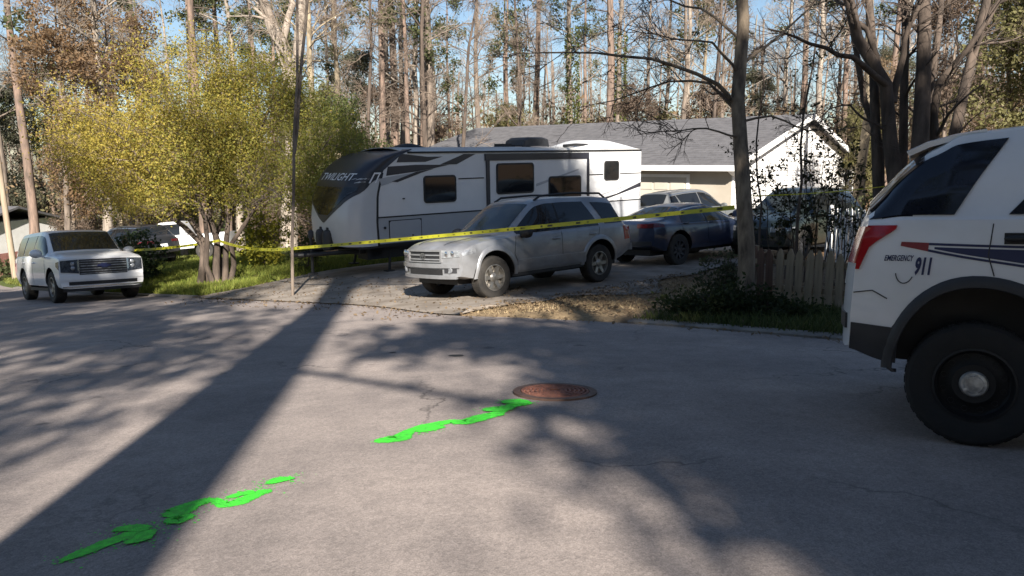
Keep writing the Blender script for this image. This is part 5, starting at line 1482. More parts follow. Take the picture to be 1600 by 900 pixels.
paint('paint_scrawl', [[(250, 807, .02), (272, 803, .046), (298, 790, .03), (320, 783, .03), (338, 782, .02), (350, 790, .022), (372, 786, .03), (392, 777, .03), (408, 770, .022), (428, 768, .02)], [(258, 812, .03), (280, 815, .03), (298, 803, .024)], [(352, 780, .012), (376, 774, .018), (400, 768, .02)], [(413, 759, .014), (436, 752, .028), (462, 748, .014)]],
      'green spray-painted scrawl just past the arrow tip on the asphalt', 11)
paint('paint_scrawl', [[(583, 690, .035), (600, 689, .055), (624, 686, .045), (640, 674, .026), (664, 667, .038), (688, 662, .034), (704, 659, .03), (728, 660, .046), (752, 653, .05), (776, 648, .04), (788, 640, .034), (806, 632, .04), (832, 629, .04)], [(648, 676, .02), (672, 672, .026), (694, 666, .018)], [(752, 641, .03), (782, 640, .05), (800, 635, .04)], [(782, 628, .028), (806, 629, .06), (830, 630, .04)]],
      'green spray-painted scrawl that runs up to the manhole cover', 21)
for px, py, r_, lb in ((712, 556, .075, 'small black tar spot on the sunlit road above the long paint scrawl'), (614, 551, .035, 'tiny dark tar dab on the road left of the tar spot')):
    c = road_pt(px, py); b = MB(); rs = np.random.default_rng(px)
    n = 18; rr_ = r_ * (1 + .25 * np.convolve(rs.normal(size=n + 4), np.ones(5) / 5, 'valid')[:n])
    b.add([on_road(c[0] + rr_[k] * math.cos(6.283 * k / n), c[1] + .9 * rr_[k] * math.sin(6.283 * k / n), .004) for k in range(n)], [tuple(range(n))])
    tag(b.build('tar_spot', M['tar']), lb, 'tar spot')
# ------------------------------------------------------------------ trees with a shape of their own
def resample(P, k):
    P = np.asarray(P, float); s = np.concatenate([[0], np.cumsum(np.linalg.norm(np.diff(P, axis=0), axis=1))])
    t = np.linspace(0, s[-1], k); return np.stack([np.interp(t, s, P[:, i]) for i in range(3)], 1)

def stem_tree(name, label, base, stems, bark='bark', twig='twig', seed=1, grp=None, cat='tree', k=10, l1=(9, 1.4, 50), l2=(6, .6), l3=(5, .3), l4=None, leaves=None, thin=.004, wob=.02, upg=.05, t0=.25, zmin=None):
    """stems: (world points, r0, r1); twigs are grown along every stem"""
    rs = np.random.default_rng(seed)
    base = np.array(base, float)
    t = empty(name, base, 0, label=label, cat=cat, group=grp)
    Ps = []; Rs = []
    for pts, r0, r1 in stems:
        P = resample(np.array(pts) - base, k); P[1:-1] += rs.normal(size=(k - 2, 3)) * wob
        Ps.append(P); Rs.append(r0 + (r1 - r0) * np.linspace(0, 1, k) ** .85)
    P0 = np.stack(Ps); R0 = np.stack(Rs)
    P1, R1 = grow(rs, P0, R0, l1[0], t0, 1.0, l1[1], l1[2], upg, .16, k=6, rmul=.4, rmin=thin * 2)
    P2, R2 = grow(rs, P1, R1, l2[0], .15, 1, l2[1], 45, upg * .6, .2, k=4, rmul=.55, rmin=thin * 1.4)
    P3, R3 = grow(rs, P2, R2, l3[0], .1, 1, l3[1], 42, .02, .22, k=3, rmul=.6, rmin=thin)
    for i in range(len(stems)):
        V, F = tubes(P0[i:i + 1], R0[i:i + 1], 12)
        link('trunk' if i == 0 else 'stem', np_mesh('trunk' if i == 0 else 'stem', V, F, M[bark], smooth_=True), t)
    parts = [tubes(P1, R1, 5), tubes(P2, R2, 4), tubes(P3, R3, 3)]
    tips = P3
    if l4:
        P4, R4 = grow(rs, P3, R3, l4[0], .1, 1, l4[1], 40, .0, .2, k=3, rmul=.7, rmin=thin * .8); parts.append(tubes(P4, R4, 3)); tips = P4
    link('crown', np_mesh('crown', *join(parts), M[twig]), t)
    if leaves:
        n, size, ca, cb, sp, cfun = leaves
        pick = tips[rs.integers(0, len(tips), n), rs.integers(1, tips.shape[1], n)] + rs.normal(size=(n, 3)) * sp
        if zmin: pick = pick[pick[:, 2] > zmin + .7 * rs.random(len(pick))]
        V, F, col = leaf_geo(rs, pick, size, ca, cb, cf=cfun(pick) if cfun else None)
        link('foliage', np_mesh('foliage', V, F, M['leaf'], tint=col), t)
    return t

A = atd
def G(px, d, dz=-.1):
    x, y, z = spot(px, d); return np.array((x, y, z + dz))

# the big trunk in front of the fence end
mt = G(1167, 11.3)
main_stems = [([mt, A(1163, 400, 11.3), A(1160, 260, 11.3), A(1155, 160, 11.4), A(1158, 0, 11.4), A(1150, -250, 11.5), A(1160, -520, 11.6)], .135, .05),
    ([A(1152, 165, 11.4), A(1120, 132, 11.3), A(1075, 110, 11.1), A(1000, 88, 10.8), A(910, 82, 10.5), A(800, 84, 10.3)], .036, .007),
    ([A(1152, 175, 11.4), A(1105, 126, 11.6), A(1040, 128, 11.9), A(975, 150, 12.1), A(900, 170, 12.3)], .026, .005),
    ([A(1155, 120, 11.4), A(1120, 70, 11.2), A(1060, 60, 11.0), A(980, 45, 10.8)], .024, .005),
    ([A(1160, 100, 11.4), A(1200, 70, 11.6), A(1260, 20, 11.9), A(1300, -60, 12.0)], .028, .006),
    ([A(1155, 60, 11.4), A(1110, 20, 11.5), A(1040, 0, 11.7), A(960, -40, 12.0)], .024, .005),
    ([A(1160, 215, 11.3), A(1100, 200, 11.2), A(1040, 205, 11.0), A(990, 212, 10.9)], .018, .004),
    ([A(1160, 190, 11.4), A(1210, 180, 11.5), A(1250, 205, 11.6), A(1350, 200, 11.8)], .02, .004)]
stem_tree('roadside_tree', 'stout tan trunk with long drooping bare limbs rising in front of the picket fence end', mt, main_stems, 'bark_trunk', 'bark_dark', 3, l1=(9, .9, 45), l2=(5, .45), l3=(4, .25), thin=.0035, wob=.012, t0=.3)

# many-stemmed tree behind the fence, right of the gable
b0 = G(1412, 13.2)
ms = [([b0, A(1400, 300, 13.2), A(1392, 200, 13.2), A(1380, 120, 13.1), A(1340, 60, 13), A(1318, -30, 12.9), A(1300, -300, 12.8)], .17, .04),
    ([b0 + (.15, .05, 0), A(1430, 300, 13.1), A(1440, 180, 13.1), A(1438, 60, 13.2), A(1446, -60, 13.3), A(1440, -330, 13.4)], .19, .05),
    ([b0 + (.3, .2, 0), A(1455, 300, 13.3), A(1458, 140, 13.3), A(1500, 95, 13.2), A(1530, 55, 13.1), A(1580, -30, 13)], .13, .03),
    ([A(1388, 135, 13.1), A(1360, 110, 12.9), A(1300, 80, 12.6), A(1250, 60, 12.3), A(1200, 45, 12)], .065, .012),
    ([b0 + (-.2, .1, 0), A(1375, 300, 13.4), A(1368, 200, 13.4), A(1362, 90, 13.5), A(1355, -40, 13.6), A(1350, -300, 13.7)], .11, .04),
    ([A(1395, 160, 13.2), A(1410, 90, 13.1), A(1425, 30, 13), A(1470, -60, 12.8)], .07, .02),
    ([A(1385, 130, 13.1), A(1350, 40, 13.2), A(1330, 10, 13.2), A(1300, -40, 13.3)], .06, .02),
    ([A(1400, 220, 13.2), A(1330, 165, 13.1), A(1300, 165, 13), A(1276, 195, 12.9)], .03, .006),
    ([b0 + (.05, .3, 0), A(1412, 260, 13.6), A(1415, 120, 13.6), A(1418, 0, 13.7), A(1420, -250, 13.8)], .10, .04),
    ([b0 + (.2, .4, 0), A(1440, 260, 13.8), A(1462, 100, 13.8), A(1476, -20, 13.9), A(1490, -250, 14)], .09, .03),
    ([b0 + (-.3, .4, 0), A(1385, 260, 13.9), A(1345, 130, 13.9), A(1325, 0, 14), A(1310, -250, 14)], .08, .03),
    ([b0 + (.55, .5, 0), A(1478, 280, 14), A(1500, 170, 14), A(1520, 90, 14), A(1545, 0, 14), A(1560, -120, 14)], .14, .06)]
stem_tree('many_stemmed_tree', 'dark cluster of stems fanning upward behind the patrol vehicle', b0, ms, 'bark_dark', 'bark_dark', 8, l1=(8, 1.2, 45), l2=(5, .6), l3=(4, .3), thin=.004, wob=.025, t0=.35)

# slim pale sapling by the road that holds the tape, and its darker neighbour
s0 = G(457, 17.2)
stem_tree('slim_tree', 'slim pale tree by the trailer nose with yellow tape tied round it', s0, [([s0, A(458, 300, 17.2), A(462, 150, 17.2), A(466, 0, 17.3), A(462, -300, 17.5)], .036, .027), ([A(460, 240, 17.2), A(470, 120, 17.3), A(482, 0, 17.4), A(490, -200, 17.6)], .04, .025), ([A(460, 330, 17.2), A(430, 300, 17.3), A(400, 285, 17.4)], .012, .004)],
    'bark', 'twig', 5, wob=.015, l1=(9, .8, 45), l2=(4, .4), l3=(3, .22), thin=.003)

# dark sapling crossing the gable, and a thinner one
for px, pts, r0, lb in ((1242, [(1240, 380), (1250, 260), (1262, 150), (1276, 60), (1286, -60)], .035, 'thin dark sapling curving up across the white gable'),
                        (1188, [(1186, 380), (1180, 260), (1190, 150), (1186, 40)], .025, 'thin dark sapling just right of the stout tan trunk')):
    g0 = G(px, 14.5)
    stem_tree('sapling', lb, g0, [([g0] + [A(a, c, 14.5) for a, c in pts], r0, .01)], 'bark_dark', 'bark_dark', px, l1=(14, .8, 60), l2=(4, .35), l3=(3, .2), thin=.0035, wob=.03, leaves=(260, .06, (.02, .028, .012), (.045, .05, .02), .05, None))

# thin shrubs with dark leaves speckling the gable
for i, (px, d, h) in enumerate(((1205, 16, 2.3), (1262, 15.5, 3.0), (1298, 16, 3.1), (1326, 15, 2.5))):
    g0 = G(px, d); rs = np.random.default_rng(60 + i)
    st = [([g0 + (dx, 0, 0), g0 + (dx * 1.6, .05, h * .5), g0 + (dx * 2.4, .1, h)], .016, .004) for dx in (-.25, -.08, .1, .28)]
    stem_tree('leafy_shrub', ('low leafy shrub in front of the left foot of the gable', 'tall thin shrub of dark leaves before the middle of the gable', 'tallest thin shrub before the right half of the gable', 'thin shrub at the right foot of the gable, near the white picket tops')[i], g0, st, 'bark_dark', 'bark_dark', 70 + i, cat='shrub', l1=(7, .5, 45), l2=(4, .25), l3=(3, .15), thin=.003, wob=.03,
        leaves=((900, 700, 520, 420)[i], .065, (.016, .024, .010), (.06, .065, .028), .05, None))

# the yellowing tree on the left lawn
y0 = G(338, 22.5)
yp = lambda px, py, d=22.5: A(px, py, d)
ys = [([y0, yp(335, 370), yp(325, 300), yp(322, 210), yp(302, 125)], .12, .02),
    ([y0 + (-.28, .15, 0), yp(318, 370), yp(270, 310, 22), yp(215, 250, 21.5), yp(165, 190, 21.3), yp(120, 170, 21.2)], .10, .015),
    ([y0 + (-.42, -.12, 0), yp(320, 385), yp(262, 345, 22.6), yp(200, 300, 22.8), yp(130, 240, 23)], .11, .012),
    ([y0 + (.24, .05, 0), yp(352, 370), yp(372, 300, 22.8), yp(400, 210, 23), yp(430, 140, 23)], .10, .02),
    ([y0 + (.42, -.05, 0), yp(365, 375), yp(410, 310, 22.3), yp(470, 260, 22), yp(520, 210, 21.8)], .09, .012),
    ([y0 + (0, .15, 0), yp(340, 360, 23.2), yp(350, 260, 23.6), yp(370, 160, 24), yp(378, 125, 24.2)], .09, .02),
    ([y0 + (0, -.2, 0), yp(325, 370, 22), yp(290, 260, 21.4), yp(250, 150, 21), yp(228, 140, 20.8)], .09, .015)]
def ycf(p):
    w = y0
    # top and left go orange-gold, right and low stay olive
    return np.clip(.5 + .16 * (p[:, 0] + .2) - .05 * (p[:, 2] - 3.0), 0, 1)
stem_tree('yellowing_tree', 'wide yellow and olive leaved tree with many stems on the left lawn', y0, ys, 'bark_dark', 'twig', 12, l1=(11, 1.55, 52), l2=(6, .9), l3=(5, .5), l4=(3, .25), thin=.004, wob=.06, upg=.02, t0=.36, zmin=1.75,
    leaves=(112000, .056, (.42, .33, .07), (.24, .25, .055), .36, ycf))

# big grey forked tree, upper middle left
f0 = G(452, 40)
stem_tree('forked_tree', 'big grey trunk that leans left at the top above the yellow tree', f0, [([f0, A(460, 250, 40), A(455, 130, 40), A(432, 60, 40), A(395, -20, 40), A(360, -200, 40)], .46, .2), ([A(455, 140, 40), A(470, 40, 40), A(478, -120, 40), A(480, -300, 40)], .3, .14), ([A(440, 70, 40), A(455, 10, 40.5), A(450, -120, 41)], .2, .1)],
    'bark_pale', 'twig_grey', 15, l1=(14, 3.2, 50), l2=(6, 1.6), l3=(5, .8), l4=(3, .4), thin=.009, wob=.08)

# ------------------------------------------------------------------ woods behind: single trees
BT = [bare_meshes(100 + i, h, r, cb, lm, ll, 55, .05, ln, (5, 5, 3), bk, tw, None, .10, .009)
      for i, (h, r, cb, lm, ll, ln, bk, tw) in enumerate((
        (19, .21, .34, 18, 3.4, (.02, .0), 'bark', 'twig'), (21, .27, .38, 18, 3.8, (-.03, .01), 'bark', 'twig_grey'), (17, .16, .28, 18, 2.8, (.05, .0), 'bark_dark', 'twig'),
        (20, .22, .42, 16, 3.4, (-.01, 0), 'bark_pale', 'twig_grey'), (15, .12, .22, 18, 2.6, (.08, .02), 'bark_dark', 'twig'), (18, .20, .32, 20, 3.6, (-.05, 0), 'bark_moss', 'twig')))]
def pine_meshes(seed, h, r):
    rs = np.random.default_rng(seed)
    P0, R0 = trunk_line(rs, h, r, (rs.normal() * .01, 0), wob=.05)
    P1, R1 = grow(rs, P0, R0, 26, .38, .99, 2.6, 75, .03, .12, k=5, rmul=.22, rmin=.012)
    P2, R2 = grow(rs, P1, R1, 5, .3, 1, 1.0, 45, .04, .2, k=3, rmul=.5, rmin=.008)
    sel = P1[:, 0, 2] > h * .52
    ends = P2[np.repeat(sel, 5)][:, 1:].reshape(-1, 3)
    C_ = (ends[:, None] + rs.normal(size=(len(ends), 16, 3)) * .22).reshape(-1, 3)
    V, F, col = leaf_geo(rs, C_, .20, (.07, .085, .035), (.15, .16, .07))
    return {'trunk': np_mesh('trunk', *join([tubes(P0, R0, 9)]), M['bark_pine'], smooth_=True), 'crown': np_mesh('crown', *join([tubes(P1, R1, 4), tubes(P2, R2, 3)]), M['bark_dark']), 'needles': np_mesh('needles', V, F, M['leaf'], tint=col)}
PT = [pine_meshes(201, 24, .25), pine_meshes(202, 27, .30), pine_meshes(203, 22, .20)]
LEAFC = {'tan': ((.26, .18, .10), (.19, .14, .085)), 'orange': ((.27, .165, .085), (.21, .15, .09)), 'olive': ((.17, .165, .065), (.24, .22, .10)), 'green': ((.085, .115, .035), (.145, .16, .06)), 'brown': ((.19, .135, .098), (.14, .105, .08)), 'grey': ((.14, .14, .09), (.10, .105, .068))}
def leafy_meshes(seed, h, r, kind, n=12000, size=.115, ll=2.6, cb=.18, bark='bark'):
    a, b_ = LEAFC[kind]
    return bare_meshes(seed, h, r, cb, 20, ll, 55, .05, (0, 0), (6, 5, 3), bark, 'twig', (n, size, a, b_), .08, .007)
LT = {'tan': leafy_meshes(301, 9, .12, 'tan'), 'orange': leafy_meshes(302, 12, .15, 'orange', 15000), 'olive': leafy_meshes(303, 9, .12, 'olive', 17000), 'green': leafy_meshes(304, 7, .10, 'green', 16000, .11, 2.2, .1), 'brown': leafy_meshes(305, 10, .13, 'brown', 10000), 'grey': leafy_meshes(306, 13, .17, 'grey', 17000, .125, 3.0, .15)}

rsw = np.random.default_rng(77)
def put(name, meshes, px, d, rz=None, sc=1.0, label='', group=None, cat='tree', sz=None):
    x, y, z = spot(px, d)
    return plant(name, meshes, (x, y, z - .1), rsw.random() * 6.28 if rz is None else rz, sc, label, cat, group, sz)

# trunks that the picture lets one tell apart
put('pine_tree', PT[1], 324, 46, label='tall brown pine trunk rising above the yellow tree, blue sky right of it')
put('pine_tree', PT[2], 795, 62, label='slender orange-barked pine above the grey roof, left of the thin dark trunk')
put('pine_tree', PT[0], 604, 44, label='pinkish brown pine trunk above the trailer nose, leftmost of the row of straight trunks')
put('pine_tree', PT[1], 620, 48, label='thickest brown pine trunk in the row above the trailer roof')
put('pine_tree', PT[2], 636, 43, label='thin straight trunk between two thicker pines above the trailer roof', sc=.9)
put('bare_tree', BT[3], 648, 46, label='pale straight trunk right of the thick brown pine above the trailer roof')
put('bare_tree', BT[2], 656, 40, label='dark trunk forking high up, above the trailer between pale trunk and grey trunk')
put('bare_tree', BT[1], 686, 45, label='grey trunk standing clear against the sky above the trailer, right of the dark forked one')
put('bare_tree', BT[4], 713, 38, rz=.3, label='thin dark leaning tree left of the roof air conditioner')
put('bare_tree', BT[2], 826, 50, label='dark upright trunk behind the house roof right of the orange pine', sc=1.05)
put('bare_tree', BT[4], 575, 36, label='thin dark trunk just left of the row of pines')
put('bare_tree', BT[5], 535, 40, label='brown trunk above the rounded trailer nose', sc=.95)
put('bare_tree', BT[0], 1060, 52, label='slim brown trunk behind the roof, left of the stout roadside tree')
put('bare_tree', BT[2], 1107, 48, label='narrow dark trunk behind the stout roadside tree, on its left')
put('bare_tree', BT[3], 1212, 55, label='pale trunk against blue sky, nearer the stout tan tree')
put('bare_tree', BT[3], 1274, 50, label='pale trunk against blue sky, nearer the many-stemmed tree', sc=1.05)
put('bare_tree', BT[5], 1340, 30, label='brown trunk rising behind the right slope of the gable')
put('pine_tree', PT[0], 58, 40, label='grey-green pine at the far left, behind the slim pole')
put('bare_tree', BT[0], 125, 40, label='dark leaning trunk in the brown thicket left of the yellow tree')
# ivy-wrapped trunks
for px, d, lb in ((895, 52, 'trunk wrapped in green ivy behind the roof, left one of the two ivied trunks'), (966, 55, 'trunk wrapped in green ivy behind the roof, right one of the two ivied trunks')):
    t = put('ivy_clad_tree', BT[1], px, d, label=lb); rs = np.random.default_rng(px)
    z = rs.random(2400) * 13; a = rs.random(2400) * 6.28; rr_ = .34 + .16 * rs.random(2400)
    V, F, col = leaf_geo(rs, np.stack([rr_ * np.cos(a) - .02 * z, rr_ * np.sin(a), z], 1), .15, (.10, .12, .03), (.16, .175, .045))
    link('ivy', np_mesh('ivy', V, F, M['leaf'], tint=col), t)
# pale limbed tree with sunlit branches at the upper left
put('bare_tree', BT[3], 172, 34, rz=2.0, label='pale limbed bare tree with sunlit branches above the left of the yellow tree', sc=.95)
put('bare_tree', BT[5], 500, 34, rz=1.0, label='mossy brown tree between the slim pale tree and the trailer nose', sc=.9)

# further trees of the wood, nothing tells them apart
for k in range(84):
    px = -120 + 1840 * (k + rsw.random()) / 84; d = 46 + 36 * rsw.random()
    if 1185 < px < 1300 and d < 70: d += 22
    put('woodland_tree', BT[int(rsw.integers(0, 6))] if rsw.random() < .72 else PT[int(rsw.integers(0, 3))], px, d, sc=.85 + .35 * rsw.random(), label='bare or pine trunk deep in the winter woods behind the houses', group='trees of the woods behind')
for k in range(34):
    px = -100 + 1800 * (k + rsw.random()) / 34; d = 44 + 26 * rsw.random()
    kd = ('brown', 'tan', 'olive', 'grey', 'brown')[int(rsw.integers(0, 5))]
    if 1190 < px < 1300: kd = 'tan'
    if px < 140: d += 26
    put('understory_tree', LT[kd], px, d, sc=(.55 if 1150 < px < 1310 else .75) + .3 * rsw.random(), label='small twiggy tree with thin brown or olive leaves in the woods behind', group='small trees of the woods behind')
# leafy trees seen as single masses
put('leafy_tree', LT['orange'], 118, 33, sc=.95, label='orange-brown leaved tree at the upper left beside the yellow tree')
put('leafy_tree', LT['orange'], 215, 44, sc=1.1, label='rusty leaved tree rising behind the top of the yellow tree')
put('evergreen_tree', LT['grey'], 20, 66, sc=1.15, label='grey-green dense tree at the far left edge behind the slim pole')
put('evergreen_tree', LT['grey'], 74, 72, sc=1.3, label='tall dull green tree in the upper left corner')
put('evergreen_tree', LT['olive'], 1560, 24, sc=.9, label='sunlit olive green tree above the roof of the patrol vehicle')
put('evergreen_tree', LT['olive'], 1640, 22, sc=.85, label='olive green tree at the right edge of the picture')
put('evergreen_tree', LT['green'], 548, 31, sc=.8, label='green leafy small tree just behind the trailer nose')
put('evergreen_tree', LT['olive'], 500, 33, sc=.72, label='olive bushy tree between the yellow tree and the trailer')
put('leafy_tree', LT['tan'], 1370, 40, sc=.8, label='tan leaved small tree right of the gable peak behind the dark stems')
put('leafy_tree', LT['olive'], 1335, 37, sc=.55, label='low olive tree touching the right slope of the gable')
put('leafy_tree', LT['brown'], 1470, 34, sc=1.0, label='brown twiggy tree behind the right of the dark stems')
put('leafy_tree', LT['brown'], 120, 40, sc=.62, label='pinkish brown thicket tree behind the white vehicle')
put('leafy_tree', LT['brown'], 140, 44, sc=.7, label='brown thicket tree between the white vehicle and the yellow tree')
# shrubs
def shrub(px, d, h, w, n, size, ca, cb, label, seed, cat='shrub', name='shrub'):
    x, y, z = spot(px, d)
    leafy(name, (x, y, z - .05), label, (h * .7, .03, (0, 0)), [((0, 0, h * .5), (w, w, h * .5), n, size, ca, cb, .14 * max(.6, h / 2))], cat=cat, seed=seed, bark='bark_dark', limbs=(12, h * .45, 50, .1, .1))
shrub(413, 25.0, 1.9, .85, 2600, .085, (.30, .27, .03), (.20, .21, .03), 'small bright yellow-green bush right of the yellow tree trunks', 31)
shrub(217, 25.5, 1.8, .75, 2600, .10, (.035, .06, .03), (.06, .09, .04), 'dark green evergreen shrub beside the white vehicle', 32)
shrub(30, 46, 1.2, 3.5, 3000, .16, (.06, .075, .03), (.09, .10, .04), 'low clipped hedge before the pale house at far left', 33, cat='hedge', name='hedge')
shrub(480, 22.5, 1.3, .6, 1500, .07, (.07, .095, .03), (.12, .13, .05), 'small green bush by the trailer tongue', 34)
shrub(1128, 12.5, .95, .40, 1100, .06, (.05, .06, .03), (.10, .11, .06), 'small weedy bush at the foot of the stout tan trunk', 35)
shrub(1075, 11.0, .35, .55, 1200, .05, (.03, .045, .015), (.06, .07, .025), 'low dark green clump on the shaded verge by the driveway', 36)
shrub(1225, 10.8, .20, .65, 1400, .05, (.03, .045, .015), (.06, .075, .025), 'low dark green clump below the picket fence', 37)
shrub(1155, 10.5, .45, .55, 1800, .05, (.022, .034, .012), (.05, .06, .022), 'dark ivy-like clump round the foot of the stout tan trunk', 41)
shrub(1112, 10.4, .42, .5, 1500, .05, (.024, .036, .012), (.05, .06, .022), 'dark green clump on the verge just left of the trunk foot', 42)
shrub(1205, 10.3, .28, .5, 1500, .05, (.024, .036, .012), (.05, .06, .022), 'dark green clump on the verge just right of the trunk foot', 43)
shrub(1385, 21, 1.9, .9, 1500, .10, (.05, .06, .025), (.13, .13, .05), 'olive bush behind the dark stems near the patrol vehicle glass', 39)

# ------------------------------------------------------------------ far wood, litter, grass
def far_woods():
    rs = np.random.default_rng(9)
    parts = []; F2 = []
    n = 260
    ang = rs.uniform(-.75, .75, n); D = rs.uniform(78, 125, n)
    X = np.tan(ang) * D; Y = D; Z = terr(X, Y)
    h = rs.uniform(11, 22, n)
    P = np.stack([X, Y, Z - .5], 1)[:, None] + np.linspace(0, 1, 4)[None, :, None] * np.stack([rs.normal(size=n) * .8, rs.normal(size=n) * .4, h], 1)[:, None]
    R = (rs.uniform(.12, .3, n))[:, None] * np.linspace(1, .3, 4)
    P1, R1 = grow(rs, P, R, 12, .25, 1, 3.4, 50, .06, .15, k=4, rmul=.4, rmin=.02)
    P2, R2 = grow(rs, P1, R1, 6, .2, 1, 1.7, 45, .04, .2, k=3, rmul=.5, rmin=.013)
    P3, R3 = grow(rs, P2, R2, 2, .1, 1, 1.0, 40, .0, .2, k=2, rmul=.7, rmin=.010)
    V, F = join([tubes(P, R, 5), tubes(P1, R1, 3), tubes(P2, R2, 3), tubes(P3, R3, 3)])
    o = link('far_woods', np_mesh('far_woods', V, F, M['twig'])); tag(o, 'far bare winter woods closing off the view', 'woods', kind='stuff')
    # undergrowth: brown, tan and olive leafage in the lower storey
    cols = np.array([(.25, .175, .11), (.33, .235, .14), (.22, .20, .09), (.18, .135, .10), (.26, .235, .12)])
    k = 2050
    a = rs.uniform(-.78, .78, k); d = rs.uniform(58, 122, k); cx = np.tan(a) * d
    hz = rs.random(k) ** 1.2 * 9.5
    gap = (cx / d * 1200 + 800 > 1180) & (cx / d * 1200 + 800 < 1300)
    hz = np.where(gap, hz * .75, hz)
    cz = terr(cx, d) + hz
    per = 62
    C_ = np.stack([cx, d, cz], 1)[:, None] + rs.normal(size=(k, per, 3)) * np.array((1.1, 1.1, .8))
    V, F, col = leaf_geo(rs, C_.reshape(-1, 3), .27, (1, 1, 1), (1, 1, 1))
    base = np.repeat(cols[rs.integers(0, 5, k)], per * 4, axis=0)
    o = link('undergrowth', np_mesh('undergrowth', V, F, M['leaf'], tint=col * base)); tag(o, 'brown and olive undergrowth filling the lower part of the far woods', 'undergrowth', kind='stuff')
far_woods()

def blades(name, q0, q1, e0, e1, n, h, ca, cb, seed, label, w=.012, patch=1.2):
    rs = np.random.default_rng(seed)
    q = rs.uniform(q0, q1, n); e = rs.uniform(e0, e1, n) 
    key = np.sin(q * 1.7 + 1.3 * np.sin(e * 1.1)) + np.sin(e * 2.1 + q * .6) + rs.normal(size=n) * .9
    keep = key > -patch; q, e = q[keep], e[keep]; n = len(q); key = key[keep]
    t = edge_t(q) + e; x = q * RQ[0] + t * NQ[0]; y = q * RQ[1] + t * NQ[1]; z = terr(x, y) - .02
    a = rs.random(n) * 6.28; hh = h * (.45 + .8 * rs.random(n)) * (1 + .2 * np.clip(key, -1, 1)); ww = w * (.7 + .8 * rs.random(n))
    dx, dy = np.cos(a) * ww, np.sin(a) * ww; lx, ly = rs.normal(size=(2, n)) * hh * .45
    V = np.stack([np.stack([x - dx, y - dy, z], 1), np.stack([x + dx, y + dy, z], 1), np.stack([x + lx, y + ly, z + hh], 1)], 1)
    wgt = rs.random((n, 1)); col = (np.array(ca) * (1 - wgt) + np.array(cb) * wgt) * (.7 + .6 * rs.random((n, 1)))
    o = link(name, np_mesh(name, V.reshape(-1, 3), np.arange(n * 3).reshape(n, 3), M['grass'], tint=np.repeat(col, 3, axis=0)))
    tag(o, label, 'grass', kind='stuff')
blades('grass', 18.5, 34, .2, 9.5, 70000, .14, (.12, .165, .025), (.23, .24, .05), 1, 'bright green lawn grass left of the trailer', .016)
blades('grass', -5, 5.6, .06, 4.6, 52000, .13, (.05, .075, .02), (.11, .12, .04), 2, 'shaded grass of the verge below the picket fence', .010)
blades('grass', 34, 62, .3, 14, 26000, .16, (.11, .14, .03), (.20, .20, .05), 3, 'lawn grass beyond the white vehicle at left', .03)
blades('straw', 5.2, 8.4, .2, 6.5, 9000, .05, (.30, .225, .13), (.42, .33, .20), 4, 'dry straw along the driveway edge', .008, .4)
def litter():
    rs = np.random.default_rng(21)
    def area(q0, q1, e0, e1, n, size):
        q = rs.uniform(q0, q1, n); e = e0 + (e1 - e0) * rs.random(n); t = edge_t(q) + e
        x, y = q * RQ[0] + t * NQ[0], q * RQ[1] + t * NQ[1]
        return np.stack([x, y, terr(x, y) + .018 + .02 * rs.random(n)], 1)
    C1 = np.concatenate([area(5.0, 8.6, .2, 7, 4200, .05), area(-4, 5.5, .3, 5, 1800, .05), area(8.4, 18, .2, 3, 700, .05), area(18.6, 30, .3, 8, 2500, .05), area(8.4, 18, -1.2, .1, 260, .05), area(-6, 18, -.35, 0, 500, .05)])
    V, F, col = leaf_geo(rs, C1, .05, (.28, .205, .125), (.17, .12, .075), flat=2.5)
    o = link('leaf_litter', np_mesh('leaf_litter', V, F, M['leaf'], tint=col)); tag(o, 'dry fallen leaves along the verge and driveway edge', 'leaf litter', kind='stuff')
litter()

# ------------------------------------------------------------------ trees on the viewer's side of the street: their shade falls on the scene
def sunpos(px_world, h):
    """where a caster of height h above the point must stand"""
    return px_world
def behind_tree(name, label, x, y, h, r, ells, lean=(0, 0), seed=1, limbs=None, bark='bark'):
    z = float(terr(x, y))
    return leafy(name, (x, y, z), label, (h, r, lean), ells, seed=seed, bark=bark, limbs=limbs)
GA, GB = (.05, .075, .025), (.09, .11, .04)
# tall trunk whose shadow is the broad band across the road
# (shadow axis through road points seen at (215,700) and (440,500))
s1 = road_pt(152, 740); s2 = road_pt(438, 492)
ddx = (s2 - s1)[:2]; ddx /= np.linalg.norm(ddx)
bx, by = s1[0] - ddx[0] * 7.2, s1[1] - ddx[1] * 7.2
zb_ = float(terr(bx, by))
tt = empty('tall_tree', (bx, by, zb_), 0, label='tall tree on the near side of the street whose trunk throws the broad dark shadow', cat='tree')
rs = np.random.default_rng(41)
P0, R0 = trunk_line(rs, 21, .30, (0, 0), wob=.02); R0 = np.maximum(R0, .1); R0[0, :6] = np.linspace(.34, .25, 6)
P1, R1 = grow(rs, P0, R0, 20, .58, .98, 5.0, 60, .04, .15, k=6, rmul=.42, rmin=.015)
P2, R2 = grow(rs, P1, R1, 6, .2, 1, 2.2, 45, .03, .2, k=4, rmul=.5, rmin=.010)
P3, R3 = grow(rs, P2, R2, 5, .1, 1, 1.0, 42, .0, .2, k=3, rmul=.6, rmin=.008)
link('trunk', np_mesh('trunk', *join([tubes(P0, R0, 12), tubes(P1, R1, 6)]), M['bark'], smooth_=True), tt)
link('crown', np_mesh('crown', *join([tubes(P2, R2, 4), tubes(P3, R3, 3)]), M['twig']), tt)
V, F, col = leaf_geo(rs, P3[:, -1][rs.integers(0, len(P3), 5200)] + rs.normal(size=(5200, 3)) * .2, .20, GA, GB)
link('foliage', np_mesh('foliage', V, F, M['leaf'], tint=col), tt)
